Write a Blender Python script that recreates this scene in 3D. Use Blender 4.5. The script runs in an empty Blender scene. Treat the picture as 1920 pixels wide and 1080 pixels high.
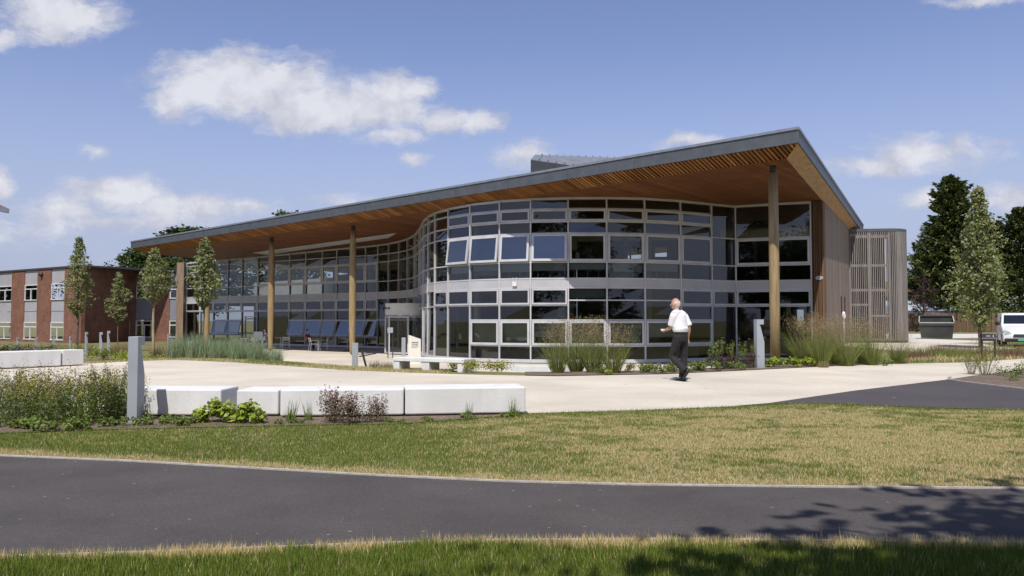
import bpy, bmesh, math, random
import numpy as np
from mathutils import Vector, Matrix
random.seed(7); RNG = np.random.default_rng(11)
S = bpy.context.scene
COL = S.collection
# ------------------------------------------------------------------ camera model
EYE = 1.3; F = 1500.0; TH = math.atan(60 / F)
def ray(px, py):
    dx = (px - 960) / F; dy = (540 - py) / F
    return Vector((dx, math.cos(TH) - dy * math.sin(TH), math.sin(TH) + dy * math.cos(TH)))
def onY(px, py, Y):
    d = ray(px, py); k = Y / d.y
    return Vector((d.x * k, Y, EYE + d.z * k))
def onZ(px, py, z=0.0):
    d = ray(px, py); k = (z - EYE) / d.z
    return Vector((d.x * k, d.y * k, z))
def onP(px, py, P0, N):
    d = ray(px, py); o = Vector((0, 0, EYE)); k = (P0 - o).dot(N) / d.dot(N)
    return o + d * k
def XY(px, Y): return (px - 960) / F * Y          # x of a pixel column at depth Y
def sstep(a, b, x):
    t = np.clip((x - a) / (b - a), 0, 1); return t * t * (3 - 2 * t)
# ------------------------------------------------------------------ terrain
EDGE_PX = [(-500, 712), (-200, 700), (0, 690), (157, 682.5), (245, 678), (330, 675), (440, 680), (530, 686), (640, 694), (760, 699), (870, 702.5),
           (1040, 706), (1250, 702), (1440, 693), (1600, 685), (1700, 682), (1810, 680), (1920, 673), (2100, 668)]
EDGE = [onZ(*p) for p in EDGE_PX]
EX = np.array([p.x for p in EDGE]); EY = np.array([p.y for p in EDGE])
def T(x, y):
    d = y - np.interp(x, EX, EY)
    return -0.6 * (1 - sstep(11, 16, x)) * sstep(1, 7, d)
def Tz(x, y): return float(T(np.float64(x), np.float64(y)))
# ------------------------------------------------------------------ mesh helpers
class MB:
    def __init__(s): s.v = []; s.f = []
    def quad(s, a, b, c, d): n = len(s.v); s.v += [tuple(a), tuple(b), tuple(c), tuple(d)]; s.f.append((n, n + 1, n + 2, n + 3)); return s
    def poly(s, pts): n = len(s.v); s.v += [tuple(p) for p in pts]; s.f.append(tuple(range(n, n + len(pts)))); return s
    def box8(s, P):
        n = len(s.v); s.v += [tuple(p) for p in P]
        for f in ((0, 3, 2, 1), (4, 5, 6, 7), (0, 1, 5, 4), (1, 2, 6, 5), (2, 3, 7, 6), (3, 0, 4, 7)): s.f.append(tuple(n + i for i in f))
        return s
    def box(s, x0, x1, y0, y1, z0, z1):
        return s.box8([(x0, y0, z0), (x1, y0, z0), (x1, y1, z0), (x0, y1, z0), (x0, y0, z1), (x1, y0, z1), (x1, y1, z1), (x0, y1, z1)])
    def obox(s, p, q, w, h, up=(0, 0, 1)):            # bar from p to q, w across, h along up
        p = Vector(p); q = Vector(q); t = (q - p).normalized(); up = Vector(up)
        r = t.cross(up)
        if r.length < 1e-4: r = t.cross(Vector((0, 1, 0)))
        r.normalize(); u = r.cross(t).normalized(); r = r * (w / 2); u = u * (h / 2)
        return s.box8([p - r - u, p + r - u, q + r - u, q - r - u, p - r + u, p + r + u, q + r + u, q - r + u])
    def prism(s, pts, vec):                           # closed outline extruded along vec
        n = len(s.v); k = len(pts); vec = Vector(vec)
        s.v += [tuple(p) for p in pts] + [tuple(Vector(p) + vec) for p in pts]
        s.f.append(tuple(range(n + k - 1, n - 1, -1))); s.f.append(tuple(range(n + k, n + 2 * k)))
        for i in range(k):
            j = (i + 1) % k; s.f.append((n + i, n + j, n + k + j, n + k + i))
        return s
    def tube(s, pts, rad, seg=8, side=None, cap=True):
        pts = [Vector(p) for p in pts]; n0 = len(s.v); m = len(pts)
        for i, p in enumerate(pts):
            t = (pts[min(i + 1, m - 1)] - pts[max(i - 1, 0)])
            if t.length < 1e-6: t = Vector((0, 0, 1))
            t.normalize()
            ref = Vector(side) if side is not None else (Vector((1, 0, 0)) if abs(t.x) < .8 else Vector((0, 1, 0)))
            a = (ref - t * ref.dot(t)).normalized(); b = t.cross(a)
            r = rad[i] if hasattr(rad, '__len__') else rad
            ra, rb = r if hasattr(r, '__len__') else (r, r)
            for k in range(seg):
                an = 2 * math.pi * k / seg; s.v.append(tuple(p + a * (math.cos(an) * ra) + b * (math.sin(an) * rb)))
        for i in range(m - 1):
            for k in range(seg):
                k2 = (k + 1) % seg; s.f.append((n0 + i * seg + k, n0 + i * seg + k2, n0 + (i + 1) * seg + k2, n0 + (i + 1) * seg + k))
        if cap:
            s.f.append(tuple(n0 + k for k in reversed(range(seg)))); s.f.append(tuple(n0 + (m - 1) * seg + k for k in range(seg)))
        return s
    def ball(s, c, r, seg=12, rings=8, side=None, axis=(0, 0, 1)):
        c = Vector(c); ax = Vector(axis).normalized(); rx, ry, rz = r if hasattr(r, '__len__') else (r, r, r)
        pts = []; rad = []
        for i in range(rings + 1):
            a = math.pi * (i + .02) / (rings + .04); pts.append(c - ax * rz * math.cos(a)); rad.append((max(rx * math.sin(a), 1e-4), max(ry * math.sin(a), 1e-4)))
        n0 = len(s.v)
        t = ax; ref = Vector(side) if side is not None else (Vector((1, 0, 0)) if abs(t.x) < .8 else Vector((0, 1, 0)))
        a_ = (ref - t * ref.dot(t)).normalized(); b_ = t.cross(a_)
        for p, (ra, rb) in zip(pts, rad):
            for k in range(seg):
                an = 2 * math.pi * k / seg; s.v.append(tuple(p + a_ * (math.cos(an) * ra) + b_ * (math.sin(an) * rb)))
        for i in range(rings):
            for k in range(seg):
                k2 = (k + 1) % seg; s.f.append((n0 + i * seg + k, n0 + i * seg + k2, n0 + (i + 1) * seg + k2, n0 + (i + 1) * seg + k))
        s.f.append(tuple(n0 + k for k in reversed(range(seg)))); s.f.append(tuple(n0 + rings * seg + k for k in range(seg)))
        return s
def set_props(o, label=None, cat=None, group=None, kind=None):
    if label: o['label'] = label
    if cat: o['category'] = cat
    if group: o['group'] = group
    if kind: o['kind'] = kind
    return o
def link(name, me, mat, parent=None, smooth=False, bevel=0):
    o = bpy.data.objects.new(name, me); COL.objects.link(o)
    if mat is not None:
        me.materials.clear(); me.materials.append(mat)
    if parent is not None:
        o.parent = parent
    if smooth: me.polygons.foreach_set('use_smooth', [True] * len(me.polygons))
    if bevel:
        m = o.modifiers.new('bevel', 'BEVEL'); m.width = bevel; m.segments = 2; m.limit_method = 'ANGLE'
    return o
def obj(name, mb, mat, parent=None, smooth=False, bevel=0, world=False, fix=True):
    me = bpy.data.meshes.new(name)
    off = parent_loc(parent) if (world and parent is not None) else Vector((0, 0, 0))
    me.from_pydata([(v[0] - off.x, v[1] - off.y, v[2] - off.z) for v in mb.v], [], mb.f)
    if fix:
        bm = bmesh.new(); bm.from_mesh(me); bmesh.ops.recalc_face_normals(bm, faces=bm.faces); bm.to_mesh(me); bm.free()
    return link(name, me, mat, parent, smooth, bevel)
def parent_loc(p):
    v = Vector((0, 0, 0))
    while p is not None:
        v = v + p.location; p = p.parent
    return v
def thing(name, label, cat, loc=(0, 0, 0), rz=0, group=None):
    o = bpy.data.objects.new(name, None); COL.objects.link(o); o.location = loc; o.rotation_euler = (0, 0, rz); o.empty_display_size = .2
    return set_props(o, label, cat, group)
def dup(root, loc, rz=0, sc=None, label=None, group=None):
    r = root.copy(); COL.objects.link(r); r.location = loc; r.rotation_euler = (0, 0, rz)
    if sc is not None: r.scale = sc if hasattr(sc, '__len__') else (sc, sc, sc)
    if label: r['label'] = label
    if group: r['group'] = group
    for ch in list(root.children):
        c = ch.copy(); COL.objects.link(c); c.parent = r
        for g in list(ch.children):
            d = g.copy(); COL.objects.link(d); d.parent = c
    return r
def place(root, used, loc, rz=0, sc=None, label=None, group=None):
    if not used[0]:
        used[0] = True; root.location = loc; root.rotation_euler = (0, 0, rz)
        if sc is not None: root.scale = sc if hasattr(sc, '__len__') else (sc, sc, sc)
        if label: root['label'] = label
        if group: root['group'] = group
        return root
    return dup(root, loc, rz, sc, label, group)
def np_mesh(name, V, nper, colors=None):
    """V: (n*nper,3) verts, every nper verts one face"""
    V = np.ascontiguousarray(V, dtype=np.float32); n = len(V) // nper
    me = bpy.data.meshes.new(name); me.vertices.add(len(V)); me.vertices.foreach_set('co', V.ravel())
    me.loops.add(len(V)); me.loops.foreach_set('vertex_index', np.arange(len(V), dtype=np.int32))
    me.polygons.add(n); me.polygons.foreach_set('loop_start', np.arange(0, len(V), nper, dtype=np.int32))
    try: me.polygons.foreach_set('loop_total', np.full(n, nper, dtype=np.int32))
    except Exception: pass
    if colors is not None:
        a = me.attributes.new('tint', 'FLOAT_COLOR', 'POINT'); a.data.foreach_set('color', np.ascontiguousarray(colors, dtype=np.float32).ravel())
    me.update(calc_edges=True); me.validate()
    return me
def norm(a): return a / np.maximum(np.linalg.norm(a, axis=1, keepdims=True), 1e-9)
def leaf_verts(P, N, L, W, rng, along=None):
    """rhombic leaves at P, normal N, length L, width W"""
    n = len(P)
    R = rng.normal(size=(n, 3)) if along is None else along
    u = norm(R - N * np.sum(R * N, 1, keepdims=True)); v = np.cross(N, u)
    L = np.broadcast_to(L, (n,))[:, None]; W = np.broadcast_to(W, (n,))[:, None]
    q = np.stack([P - u * L * .5, P + v * W * .5 - u * L * .05, P + u * L * .5, P - v * W * .5 - u * L * .05], 1)
    return q.reshape(-1, 3)
# ------------------------------------------------------------------ materials
def new_mat(name):
    m = bpy.data.materials.new(name); m.use_nodes = True
    nt = m.node_tree; b = nt.nodes['Principled BSDF']; return m, nt, b
def N_(nt, t, **kw):
    n = nt.nodes.new(t)
    for k, v in kw.items():
        if k in n.inputs: n.inputs[k].default_value = v
        else: setattr(n, k, v)
    return n
def ramp(nt, stops):
    r = nt.nodes.new('ShaderNodeValToRGB'); e = r.color_ramp.elements
    while len(e) > 1: e.remove(e[-1])
    e[0].position = stops[0][0]; e[0].color = (*stops[0][1], 1)
    for p, c in stops[1:]:
        x = e.new(p); x.color = (*c, 1)
    return r
def mat(name, c1, c2=None, scale=6.0, rough=.7, bump=0, bscale=None, metal=0, detail=6, spec=None, coord='Object', stretch=None):
    m, nt, b = new_mat(name); b.inputs['Roughness'].default_value = rough; b.inputs['Metallic'].default_value = metal
    if spec is not None: b.inputs['Specular IOR Level'].default_value = spec
    tc = N_(nt, 'ShaderNodeTexCoord'); vec = tc.outputs[coord]
    if stretch:
        mp = N_(nt, 'ShaderNodeMapping'); mp.inputs['Scale'].default_value = stretch; nt.links.new(vec, mp.inputs[0]); vec = mp.outputs[0]
    if c2 is None: c2 = tuple(min(1, x * 1.12) for x in c1); c1 = tuple(x * .9 for x in c1)
    n = N_(nt, 'ShaderNodeTexNoise', Scale=scale, Detail=detail); nt.links.new(vec, n.inputs['Vector'])
    r = ramp(nt, [(.3, c1), (.7, c2)]); nt.links.new(n.outputs['Fac'], r.inputs[0]); nt.links.new(r.outputs[0], b.inputs['Base Color'])
    if bump:
        n2 = N_(nt, 'ShaderNodeTexNoise', Scale=bscale or scale * 4, Detail=4); nt.links.new(vec, n2.inputs['Vector'])
        bp = N_(nt, 'ShaderNodeBump', Strength=bump, Distance=.02); nt.links.new(n2.outputs['Fac'], bp.inputs['Height']); nt.links.new(bp.outputs[0], b.inputs['Normal'])
    return m
def leaf_mat(name, cols, rough=.55, trans=.25, back=None):
    m, nt, b = new_mat(name); b.inputs['Roughness'].default_value = rough; b.inputs['Specular IOR Level'].default_value = .3
    g = N_(nt, 'ShaderNodeNewGeometry')
    r = ramp(nt, [(i / max(1, len(cols) - 1), c) for i, c in enumerate(cols)]); nt.links.new(g.outputs['Random Per Island'], r.inputs[0])
    col = r.outputs[0]
    if back:
        mx = N_(nt, 'ShaderNodeMix', data_type='RGBA'); mx.inputs[7].default_value = (*back, 1)
        nt.links.new(g.outputs['Backfacing'], mx.inputs[0]); nt.links.new(col, mx.inputs[6]); col = mx.outputs[2]
    nt.links.new(col, b.inputs['Base Color'])
    tr = N_(nt, 'ShaderNodeBsdfTranslucent'); nt.links.new(col, tr.inputs[0])
    ms = N_(nt, 'ShaderNodeMixShader'); ms.inputs[0].default_value = trans
    nt.links.new(b.outputs[0], ms.inputs[1]); nt.links.new(tr.outputs[0], ms.inputs[2]); nt.links.new(ms.outputs[0], nt.nodes['Material Output'].inputs[0])
    return m
def tint_mat(name, rough=.7, trans=.3):
    m, nt, b = new_mat(name); b.inputs['Roughness'].default_value = rough; b.inputs['Specular IOR Level'].default_value = .2
    a = N_(nt, 'ShaderNodeAttribute', attribute_name='tint'); nt.links.new(a.outputs['Color'], b.inputs['Base Color'])
    tr = N_(nt, 'ShaderNodeBsdfTranslucent'); nt.links.new(a.outputs['Color'], tr.inputs[0])
    ms = N_(nt, 'ShaderNodeMixShader'); ms.inputs[0].default_value = trans
    nt.links.new(b.outputs[0], ms.inputs[1]); nt.links.new(tr.outputs[0], ms.inputs[2]); nt.links.new(ms.outputs[0], nt.nodes['Material Output'].inputs[0])
    return m
def board_mat(name, ax, width, cols, gap=(.02, .015, .01), gapw=.1, rough=.75, vert=True, streak=True):
    """boards side by side along direction ax (xy), each with a tone of its own and a dark joint"""
    m, nt, b = new_mat(name); b.inputs['Roughness'].default_value = rough; b.inputs['Specular IOR Level'].default_value = .25
    g = N_(nt, 'ShaderNodeNewGeometry')
    d = N_(nt, 'ShaderNodeVectorMath', operation='DOT_PRODUCT'); d.inputs[1].default_value = (ax[0] / width, ax[1] / width, 0); nt.links.new(g.outputs['Position'], d.inputs[0])
    fl = N_(nt, 'ShaderNodeMath', operation='FLOOR'); nt.links.new(d.outputs['Value'], fl.inputs[0])
    fr = N_(nt, 'ShaderNodeMath', operation='FRACT'); nt.links.new(d.outputs['Value'], fr.inputs[0])
    wn = N_(nt, 'ShaderNodeTexWhiteNoise', noise_dimensions='1D'); nt.links.new(fl.outputs[0], wn.inputs['W'])
    r = ramp(nt, [(i / max(1, len(cols) - 1), c) for i, c in enumerate(cols)]); nt.links.new(wn.outputs['Value'], r.inputs[0])
    col = r.outputs[0]
    if streak:
        mp = N_(nt, 'ShaderNodeMapping'); mp.inputs['Scale'].default_value = (9, 9, .7) if vert else (1.2, 1.2, 1.2); nt.links.new(g.outputs['Position'], mp.inputs[0])
        n = N_(nt, 'ShaderNodeTexNoise', Scale=1.0, Detail=6); nt.links.new(mp.outputs[0], n.inputs['Vector'])
        rr = ramp(nt, [(.25, (.72, .72, .72)), (.75, (1.2, 1.2, 1.2))]); nt.links.new(n.outputs['Fac'], rr.inputs[0])
        mu = N_(nt, 'ShaderNodeMix', data_type='RGBA', blend_type='MULTIPLY'); mu.inputs[0].default_value = 1
        nt.links.new(col, mu.inputs[6]); nt.links.new(rr.outputs[0], mu.inputs[7]); col = mu.outputs[2]
    lt = N_(nt, 'ShaderNodeMath', operation='LESS_THAN'); lt.inputs[1].default_value = gapw; nt.links.new(fr.outputs[0], lt.inputs[0])
    mx = N_(nt, 'ShaderNodeMix', data_type='RGBA'); mx.inputs[7].default_value = (*gap, 1); nt.links.new(lt.outputs[0], mx.inputs[0]); nt.links.new(col, mx.inputs[6])
    nt.links.new(mx.outputs[2], b.inputs['Base Color'])
    return m
def glass_mat(name, tint, refl=1.7, base=.03):
    m = bpy.data.materials.new(name); m.use_nodes = True; nt = m.node_tree; nt.nodes.clear()
    o = N_(nt, 'ShaderNodeOutputMaterial'); t = N_(nt, 'ShaderNodeBsdfTransparent'); t.inputs[0].default_value = (*tint, 1)
    gl = N_(nt, 'ShaderNodeBsdfGlossy'); gl.inputs['Roughness'].default_value = .01; gl.inputs[0].default_value = (.95, .97, 1, 1)
    fr = N_(nt, 'ShaderNodeFresnel', IOR=1.5); ma = N_(nt, 'ShaderNodeMath', operation='MULTIPLY_ADD', use_clamp=True); ma.inputs[1].default_value = refl; ma.inputs[2].default_value = base
    nt.links.new(fr.outputs[0], ma.inputs[0]); mx = N_(nt, 'ShaderNodeMixShader')
    nt.links.new(ma.outputs[0], mx.inputs[0]); nt.links.new(t.outputs[0], mx.inputs[1]); nt.links.new(gl.outputs[0], mx.inputs[2]); nt.links.new(mx.outputs[0], o.inputs[0])
    return m
def speckle_mat(name, c1, c2, scale, rough, specks=None, big=.6, bump=.25):
    """fine aggregate with broad tonal drift and optional sparse pale specks"""
    m, nt, b = new_mat(name); b.inputs['Roughness'].default_value = rough; b.inputs['Specular IOR Level'].default_value = .3
    g = N_(nt, 'ShaderNodeNewGeometry'); P = g.outputs['Position']
    n = N_(nt, 'ShaderNodeTexNoise', Scale=scale, Detail=3, Roughness=.7); nt.links.new(P, n.inputs['Vector'])
    r = ramp(nt, [(.32, c1), (.68, c2)]); nt.links.new(n.outputs['Fac'], r.inputs[0])
    n2 = N_(nt, 'ShaderNodeTexNoise', Scale=big, Detail=5, Roughness=.6); nt.links.new(P, n2.inputs['Vector'])
    r2 = ramp(nt, [(.3, (.82, .82, .82)), (.7, (1.15, 1.15, 1.15))]); nt.links.new(n2.outputs['Fac'], r2.inputs[0])
    mu = N_(nt, 'ShaderNodeMix', data_type='RGBA', blend_type='MULTIPLY'); mu.inputs[0].default_value = 1
    nt.links.new(r.outputs[0], mu.inputs[6]); nt.links.new(r2.outputs[0], mu.inputs[7]); col = mu.outputs[2]
    if specks:
        sc, thr, c = specks
        v = N_(nt, 'ShaderNodeTexVoronoi', Scale=sc); nt.links.new(P, v.inputs['Vector'])
        sx = N_(nt, 'ShaderNodeSeparateColor'); nt.links.new(v.outputs['Color'], sx.inputs[0])
        a = N_(nt, 'ShaderNodeMath', operation='LESS_THAN'); a.inputs[1].default_value = thr; nt.links.new(sx.outputs[0], a.inputs[0])
        d = N_(nt, 'ShaderNodeMath', operation='LESS_THAN'); d.inputs[1].default_value = .11; nt.links.new(v.outputs['Distance'], d.inputs[0])
        k = N_(nt, 'ShaderNodeMath', operation='MULTIPLY'); nt.links.new(a.outputs[0], k.inputs[0]); nt.links.new(d.outputs[0], k.inputs[1])
        mx = N_(nt, 'ShaderNodeMix', data_type='RGBA'); mx.inputs[7].default_value = (*c, 1); nt.links.new(k.outputs[0], mx.inputs[0]); nt.links.new(col, mx.inputs[6]); col = mx.outputs[2]
    nt.links.new(col, b.inputs['Base Color'])
    bp = N_(nt, 'ShaderNodeBump', Strength=bump, Distance=.01); nt.links.new(n.outputs['Fac'], bp.inputs['Height']); nt.links.new(bp.outputs[0], b.inputs['Normal'])
    return m
def brick_mat(name, dirx):
    m, nt, b = new_mat(name); b.inputs['Roughness'].default_value = .85; b.inputs['Specular IOR Level'].default_value = .2
    g = N_(nt, 'ShaderNodeNewGeometry'); d = N_(nt, 'ShaderNodeVectorMath', operation='DOT_PRODUCT'); d.inputs[1].default_value = (dirx[0], dirx[1], 0)
    nt.links.new(g.outputs['Position'], d.inputs[0]); sp = N_(nt, 'ShaderNodeSeparateXYZ'); nt.links.new(g.outputs['Position'], sp.inputs[0])
    cb = N_(nt, 'ShaderNodeCombineXYZ'); nt.links.new(d.outputs['Value'], cb.inputs[0]); nt.links.new(sp.outputs[2], cb.inputs[1])
    br = N_(nt, 'ShaderNodeTexBrick', Scale=1.0); br.inputs['Brick Width'].default_value = .225; br.inputs['Row Height'].default_value = .075; br.inputs['Mortar Size'].default_value = .006
    br.inputs['Color1'].default_value = (.185, .080, .053, 1); br.inputs['Color2'].default_value = (.26, .12, .082, 1); br.inputs['Mortar'].default_value = (.23, .18, .15, 1)
    nt.links.new(cb.outputs[0], br.inputs['Vector'])
    n = N_(nt, 'ShaderNodeTexNoise', Scale=1.3, Detail=6); nt.links.new(g.outputs['Position'], n.inputs['Vector'])
    rr = ramp(nt, [(.3, (.78, .76, .75)), (.7, (1.15, 1.12, 1.1))]); nt.links.new(n.outputs['Fac'], rr.inputs[0])
    mu = N_(nt, 'ShaderNodeMix', data_type='RGBA', blend_type='MULTIPLY'); mu.inputs[0].default_value = 1
    nt.links.new(br.outputs[0], mu.inputs[6]); nt.links.new(rr.outputs[0], mu.inputs[7]); nt.links.new(mu.outputs[2], b.inputs['Base Color'])
    return m
#@@PART2
# ------------------------------------------------------------------ camera, sun, sky
cam = bpy.data.cameras.new('camera'); co = bpy.data.objects.new('camera', cam); COL.objects.link(co)
cam.sensor_width = 36; cam.lens = 36 * F / 1920; cam.clip_start = .05; cam.clip_end = 4000
co.location = (0, 0, EYE); co.rotation_euler = (math.pi / 2 + TH, 0, 0); S.camera = co
SUN_AZ = math.atan2(-.20, -.98); SUN_EL = math.radians(57)
sdir = Vector((-.20 * math.cos(SUN_EL), -.98 * math.cos(SUN_EL), math.sin(SUN_EL))).normalized()
sl = bpy.data.lights.new('sun', 'SUN'); sl.energy = 3.6; sl.angle = math.radians(.5); sl.color = (1, .955, .88)
so = bpy.data.objects.new('sun', sl); COL.objects.link(so); so.rotation_euler = sdir.to_track_quat('Z', 'Y').to_euler(); so.location = (-10, -30, 40)
W = bpy.data.worlds.new('World'); S.world = W; W.use_nodes = True; nt = W.node_tree; nt.nodes.clear()
out = N_(nt, 'ShaderNodeOutputWorld'); bg = N_(nt, 'ShaderNodeBackground', Strength=.10)
sky = N_(nt, 'ShaderNodeTexSky', sky_type='NISHITA'); sky.sun_disc = False; sky.sun_elevation = SUN_EL; sky.sun_rotation = math.atan2(sdir.x, sdir.y)
sky.air_density = 1.0; sky.dust_density = .15; sky.ozone_density = 2.5
tnt = N_(nt, 'ShaderNodeMix', data_type='RGBA', blend_type='MULTIPLY'); tnt.inputs[0].default_value = 1; tnt.inputs[7].default_value = (1.13, .96, 1.06, 1)
nt.links.new(sky.outputs[0], tnt.inputs[6])
tc = N_(nt, 'ShaderNodeTexCoord'); D = tc.outputs['Generated']
sx = N_(nt, 'ShaderNodeSeparateXYZ'); nt.links.new(D, sx.inputs[0])
def M_(op, a, b=None, clamp=False):
    n = N_(nt, 'ShaderNodeMath', operation=op, use_clamp=clamp)
    for i, x in enumerate((a, b)):
        if x is None: continue
        if hasattr(x, 'node'): nt.links.new(x, n.inputs[i])
        else: n.inputs[i].default_value = x
    return n.outputs[0]
yy = M_('MAXIMUM', sx.outputs[1], .08)
u = M_('DIVIDE', sx.outputs[0], yy); v = M_('DIVIDE', sx.outputs[2], yy)
uv = N_(nt, 'ShaderNodeCombineXYZ'); nt.links.new(u, uv.inputs[0]); nt.links.new(v, uv.inputs[1])
# warp the cloud outlines
wn = N_(nt, 'ShaderNodeTexNoise', Scale=16, Detail=7, Roughness=.62); nt.links.new(uv.outputs[0], wn.inputs['Vector'])
wsub = N_(nt, 'ShaderNodeVectorMath', operation='SUBTRACT'); wsub.inputs[1].default_value = (.5, .5, .5); nt.links.new(wn.outputs['Color'], wsub.inputs[0])
wsc = N_(nt, 'ShaderNodeVectorMath', operation='MULTIPLY'); wsc.inputs[1].default_value = (.06, .035, 0); nt.links.new(wsub.outputs[0], wsc.inputs[0])
uvw = N_(nt, 'ShaderNodeVectorMath', operation='ADD'); nt.links.new(uv.outputs[0], uvw.inputs[0]); nt.links.new(wsc.outputs[0], uvw.inputs[1])
CLOUDS = [(112, 28, 105, 46, 1), (10, 75, 35, 14, .6), (455, 160, 165, 62, 1), (330, 188, 60, 34, .9), (620, 200, 160, 46, .95), (742, 172, 62, 36, .9), (700, 212, 120, 34, .9),
          (838, 224, 52, 22, .8), (905, 228, 48, 22, .9), (742, 254, 70, 18, .6), (782, 290, 34, 14, .55), (178, 283, 30, 12, .5), (225, 362, 88, 34, .9), (330, 385, 170, 24, .75),
          (120, 395, 130, 34, .5), (250, 415, 250, 26, .5), (60, 430, 120, 40, .4), (440, 378, 70, 12, .6), (0, 340, 24, 30, .9), (1740, 290, 125, 34, .72), (1630, 312, 95, 22, .6), (1800, 270, 40, 14, .6),
          (1735, 372, 60, 20, .8), (1290, 266, 55, 14, .6), (985, 290, 55, 22, .6), (1880, 375, 90, 30, .55), (1830, 2, 100, 12, .6), (640, 372, 60, 14, .4), (1000, 272, 40, 10, .4)]
acc = None
for px, py, hw, hh, amp in CLOUDS:
    r = ray(px, py); cu, cv = r.x / r.y, r.z / r.y
    s1 = N_(nt, 'ShaderNodeVectorMath', operation='SUBTRACT'); s1.inputs[1].default_value = (cu, cv, 0); nt.links.new(uvw.outputs[0], s1.inputs[0])
    s2 = N_(nt, 'ShaderNodeVectorMath', operation='MULTIPLY'); s2.inputs[1].default_value = (F / hw / 1.5, F / hh / 1.5, 0); nt.links.new(s1.outputs[0], s2.inputs[0])
    ln = N_(nt, 'ShaderNodeVectorMath', operation='LENGTH'); nt.links.new(s2.outputs[0], ln.inputs[0])
    b = M_('MULTIPLY', M_('SUBTRACT', 1.0, ln.outputs['Value']), amp)
    acc = b if acc is None else M_('MAXIMUM', acc, b)
fb = N_(nt, 'ShaderNodeTexNoise', Scale=15, Detail=10, Roughness=.66); fm = N_(nt, 'ShaderNodeMapping'); fm.inputs['Scale'].default_value = (1, 2.2, 1)
nt.links.new(uvw.outputs[0], fm.inputs[0]); nt.links.new(fm.outputs[0], fb.inputs['Vector'])
dens = M_('ADD', acc, M_('MULTIPLY', M_('SUBTRACT', fb.outputs['Fac'], .5), 1.15))
front = M_('GREATER_THAN', sx.outputs[1], .1)
mr = N_(nt, 'ShaderNodeMapRange', interpolation_type='SMOOTHSTEP'); mr.inputs[1].default_value = .04; mr.inputs[2].default_value = .58; nt.links.new(dens, mr.inputs[0])
cov = M_('MULTIPLY', mr.outputs[0], front)
# loose cloud deck for the rest of the sky (seen in the glass)
zz = M_('MAXIMUM', sx.outputs[2], .05)
pk = N_(nt, 'ShaderNodeCombineXYZ'); nt.links.new(M_('DIVIDE', sx.outputs[0], zz), pk.inputs[0]); nt.links.new(M_('DIVIDE', sx.outputs[1], zz), pk.inputs[1])
dk = N_(nt, 'ShaderNodeTexNoise', Scale=.55, Detail=8, Roughness=.58); nt.links.new(pk.outputs[0], dk.inputs['Vector'])
md = N_(nt, 'ShaderNodeMapRange', interpolation_type='SMOOTHSTEP'); md.inputs[1].default_value = .47; md.inputs[2].default_value = .66; nt.links.new(dk.outputs['Fac'], md.inputs[0])
cov2 = M_('MULTIPLY', md.outputs[0], M_('LESS_THAN', sx.outputs[1], .1))
# faint high streaks everywhere low in the sky
st = N_(nt, 'ShaderNodeTexNoise', Scale=5, Detail=8, Roughness=.6); sm = N_(nt, 'ShaderNodeMapping'); sm.inputs['Scale'].default_value = (1, 5, 1)
nt.links.new(uvw.outputs[0], sm.inputs[0]); nt.links.new(sm.outputs[0], st.inputs['Vector'])
ms = N_(nt, 'ShaderNodeMapRange', interpolation_type='SMOOTHSTEP'); ms.inputs[1].default_value = .5; ms.inputs[2].default_value = .8; ms.inputs[4].default_value = .35; nt.links.new(st.outputs['Fac'], ms.inputs[0])
low = N_(nt, 'ShaderNodeMapRange'); low.inputs[1].default_value = .28; low.inputs[2].default_value = .08; nt.links.new(v, low.inputs[0])
cov3 = M_('MULTIPLY', M_('MULTIPLY', ms.outputs[0], low.outputs[0]), front)
covt = M_('MAXIMUM', M_('MAXIMUM', cov, cov2), cov3, True)
cn = N_(nt, 'ShaderNodeTexNoise', Scale=22, Detail=6, Roughness=.55); nt.links.new(uvw.outputs[0], cn.inputs['Vector'])
cr = ramp(nt, [(.32, (4.0, 4.1, 4.8)), (.60, (6.2, 6.25, 6.7))]); nt.links.new(M_('ADD', M_('MULTIPLY', cn.outputs['Fac'], .75), M_('MULTIPLY', dens, .22)), cr.inputs[0])
hz = N_(nt, 'ShaderNodeMapRange', interpolation_type='SMOOTHSTEP'); hz.inputs[1].default_value = .0; hz.inputs[2].default_value = .34; hz.inputs[3].default_value = .95; hz.inputs[4].default_value = 0; nt.links.new(sx.outputs[2], hz.inputs[0])
hm = N_(nt, 'ShaderNodeMix', data_type='RGBA'); hm.inputs[7].default_value = (3.05, 3.5, 4.9, 1); nt.links.new(hz.outputs[0], hm.inputs[0]); nt.links.new(tnt.outputs[2], hm.inputs[6])
mx = N_(nt, 'ShaderNodeMix', data_type='RGBA'); nt.links.new(M_('MULTIPLY', covt, .92), mx.inputs[0]); nt.links.new(hm.outputs[2], mx.inputs[6]); nt.links.new(cr.outputs[0], mx.inputs[7])
nt.links.new(mx.outputs[2], bg.inputs[0]); nt.links.new(bg.outputs[0], out.inputs[0])
S.view_settings.view_transform = 'Standard'; S.view_settings.look = 'None'; S.view_settings.gamma = 1; S.view_settings.exposure = .35
try: W.cycles.sampling_method = 'MANUAL'; W.cycles.sample_map_resolution = 512
except Exception: pass
S.cycles.max_bounces = 8; S.cycles.transparent_max_bounces = 12; S.cycles.glossy_bounces = 4; S.cycles.diffuse_bounces = 4; S.cycles.caustics_reflective = False; S.cycles.caustics_refractive = False
S.cycles.use_denoising = True; S.cycles.sample_clamp_indirect = 6
try: S.cycles.denoiser = 'OPENIMAGEDENOISE'
except Exception: pass
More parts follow.
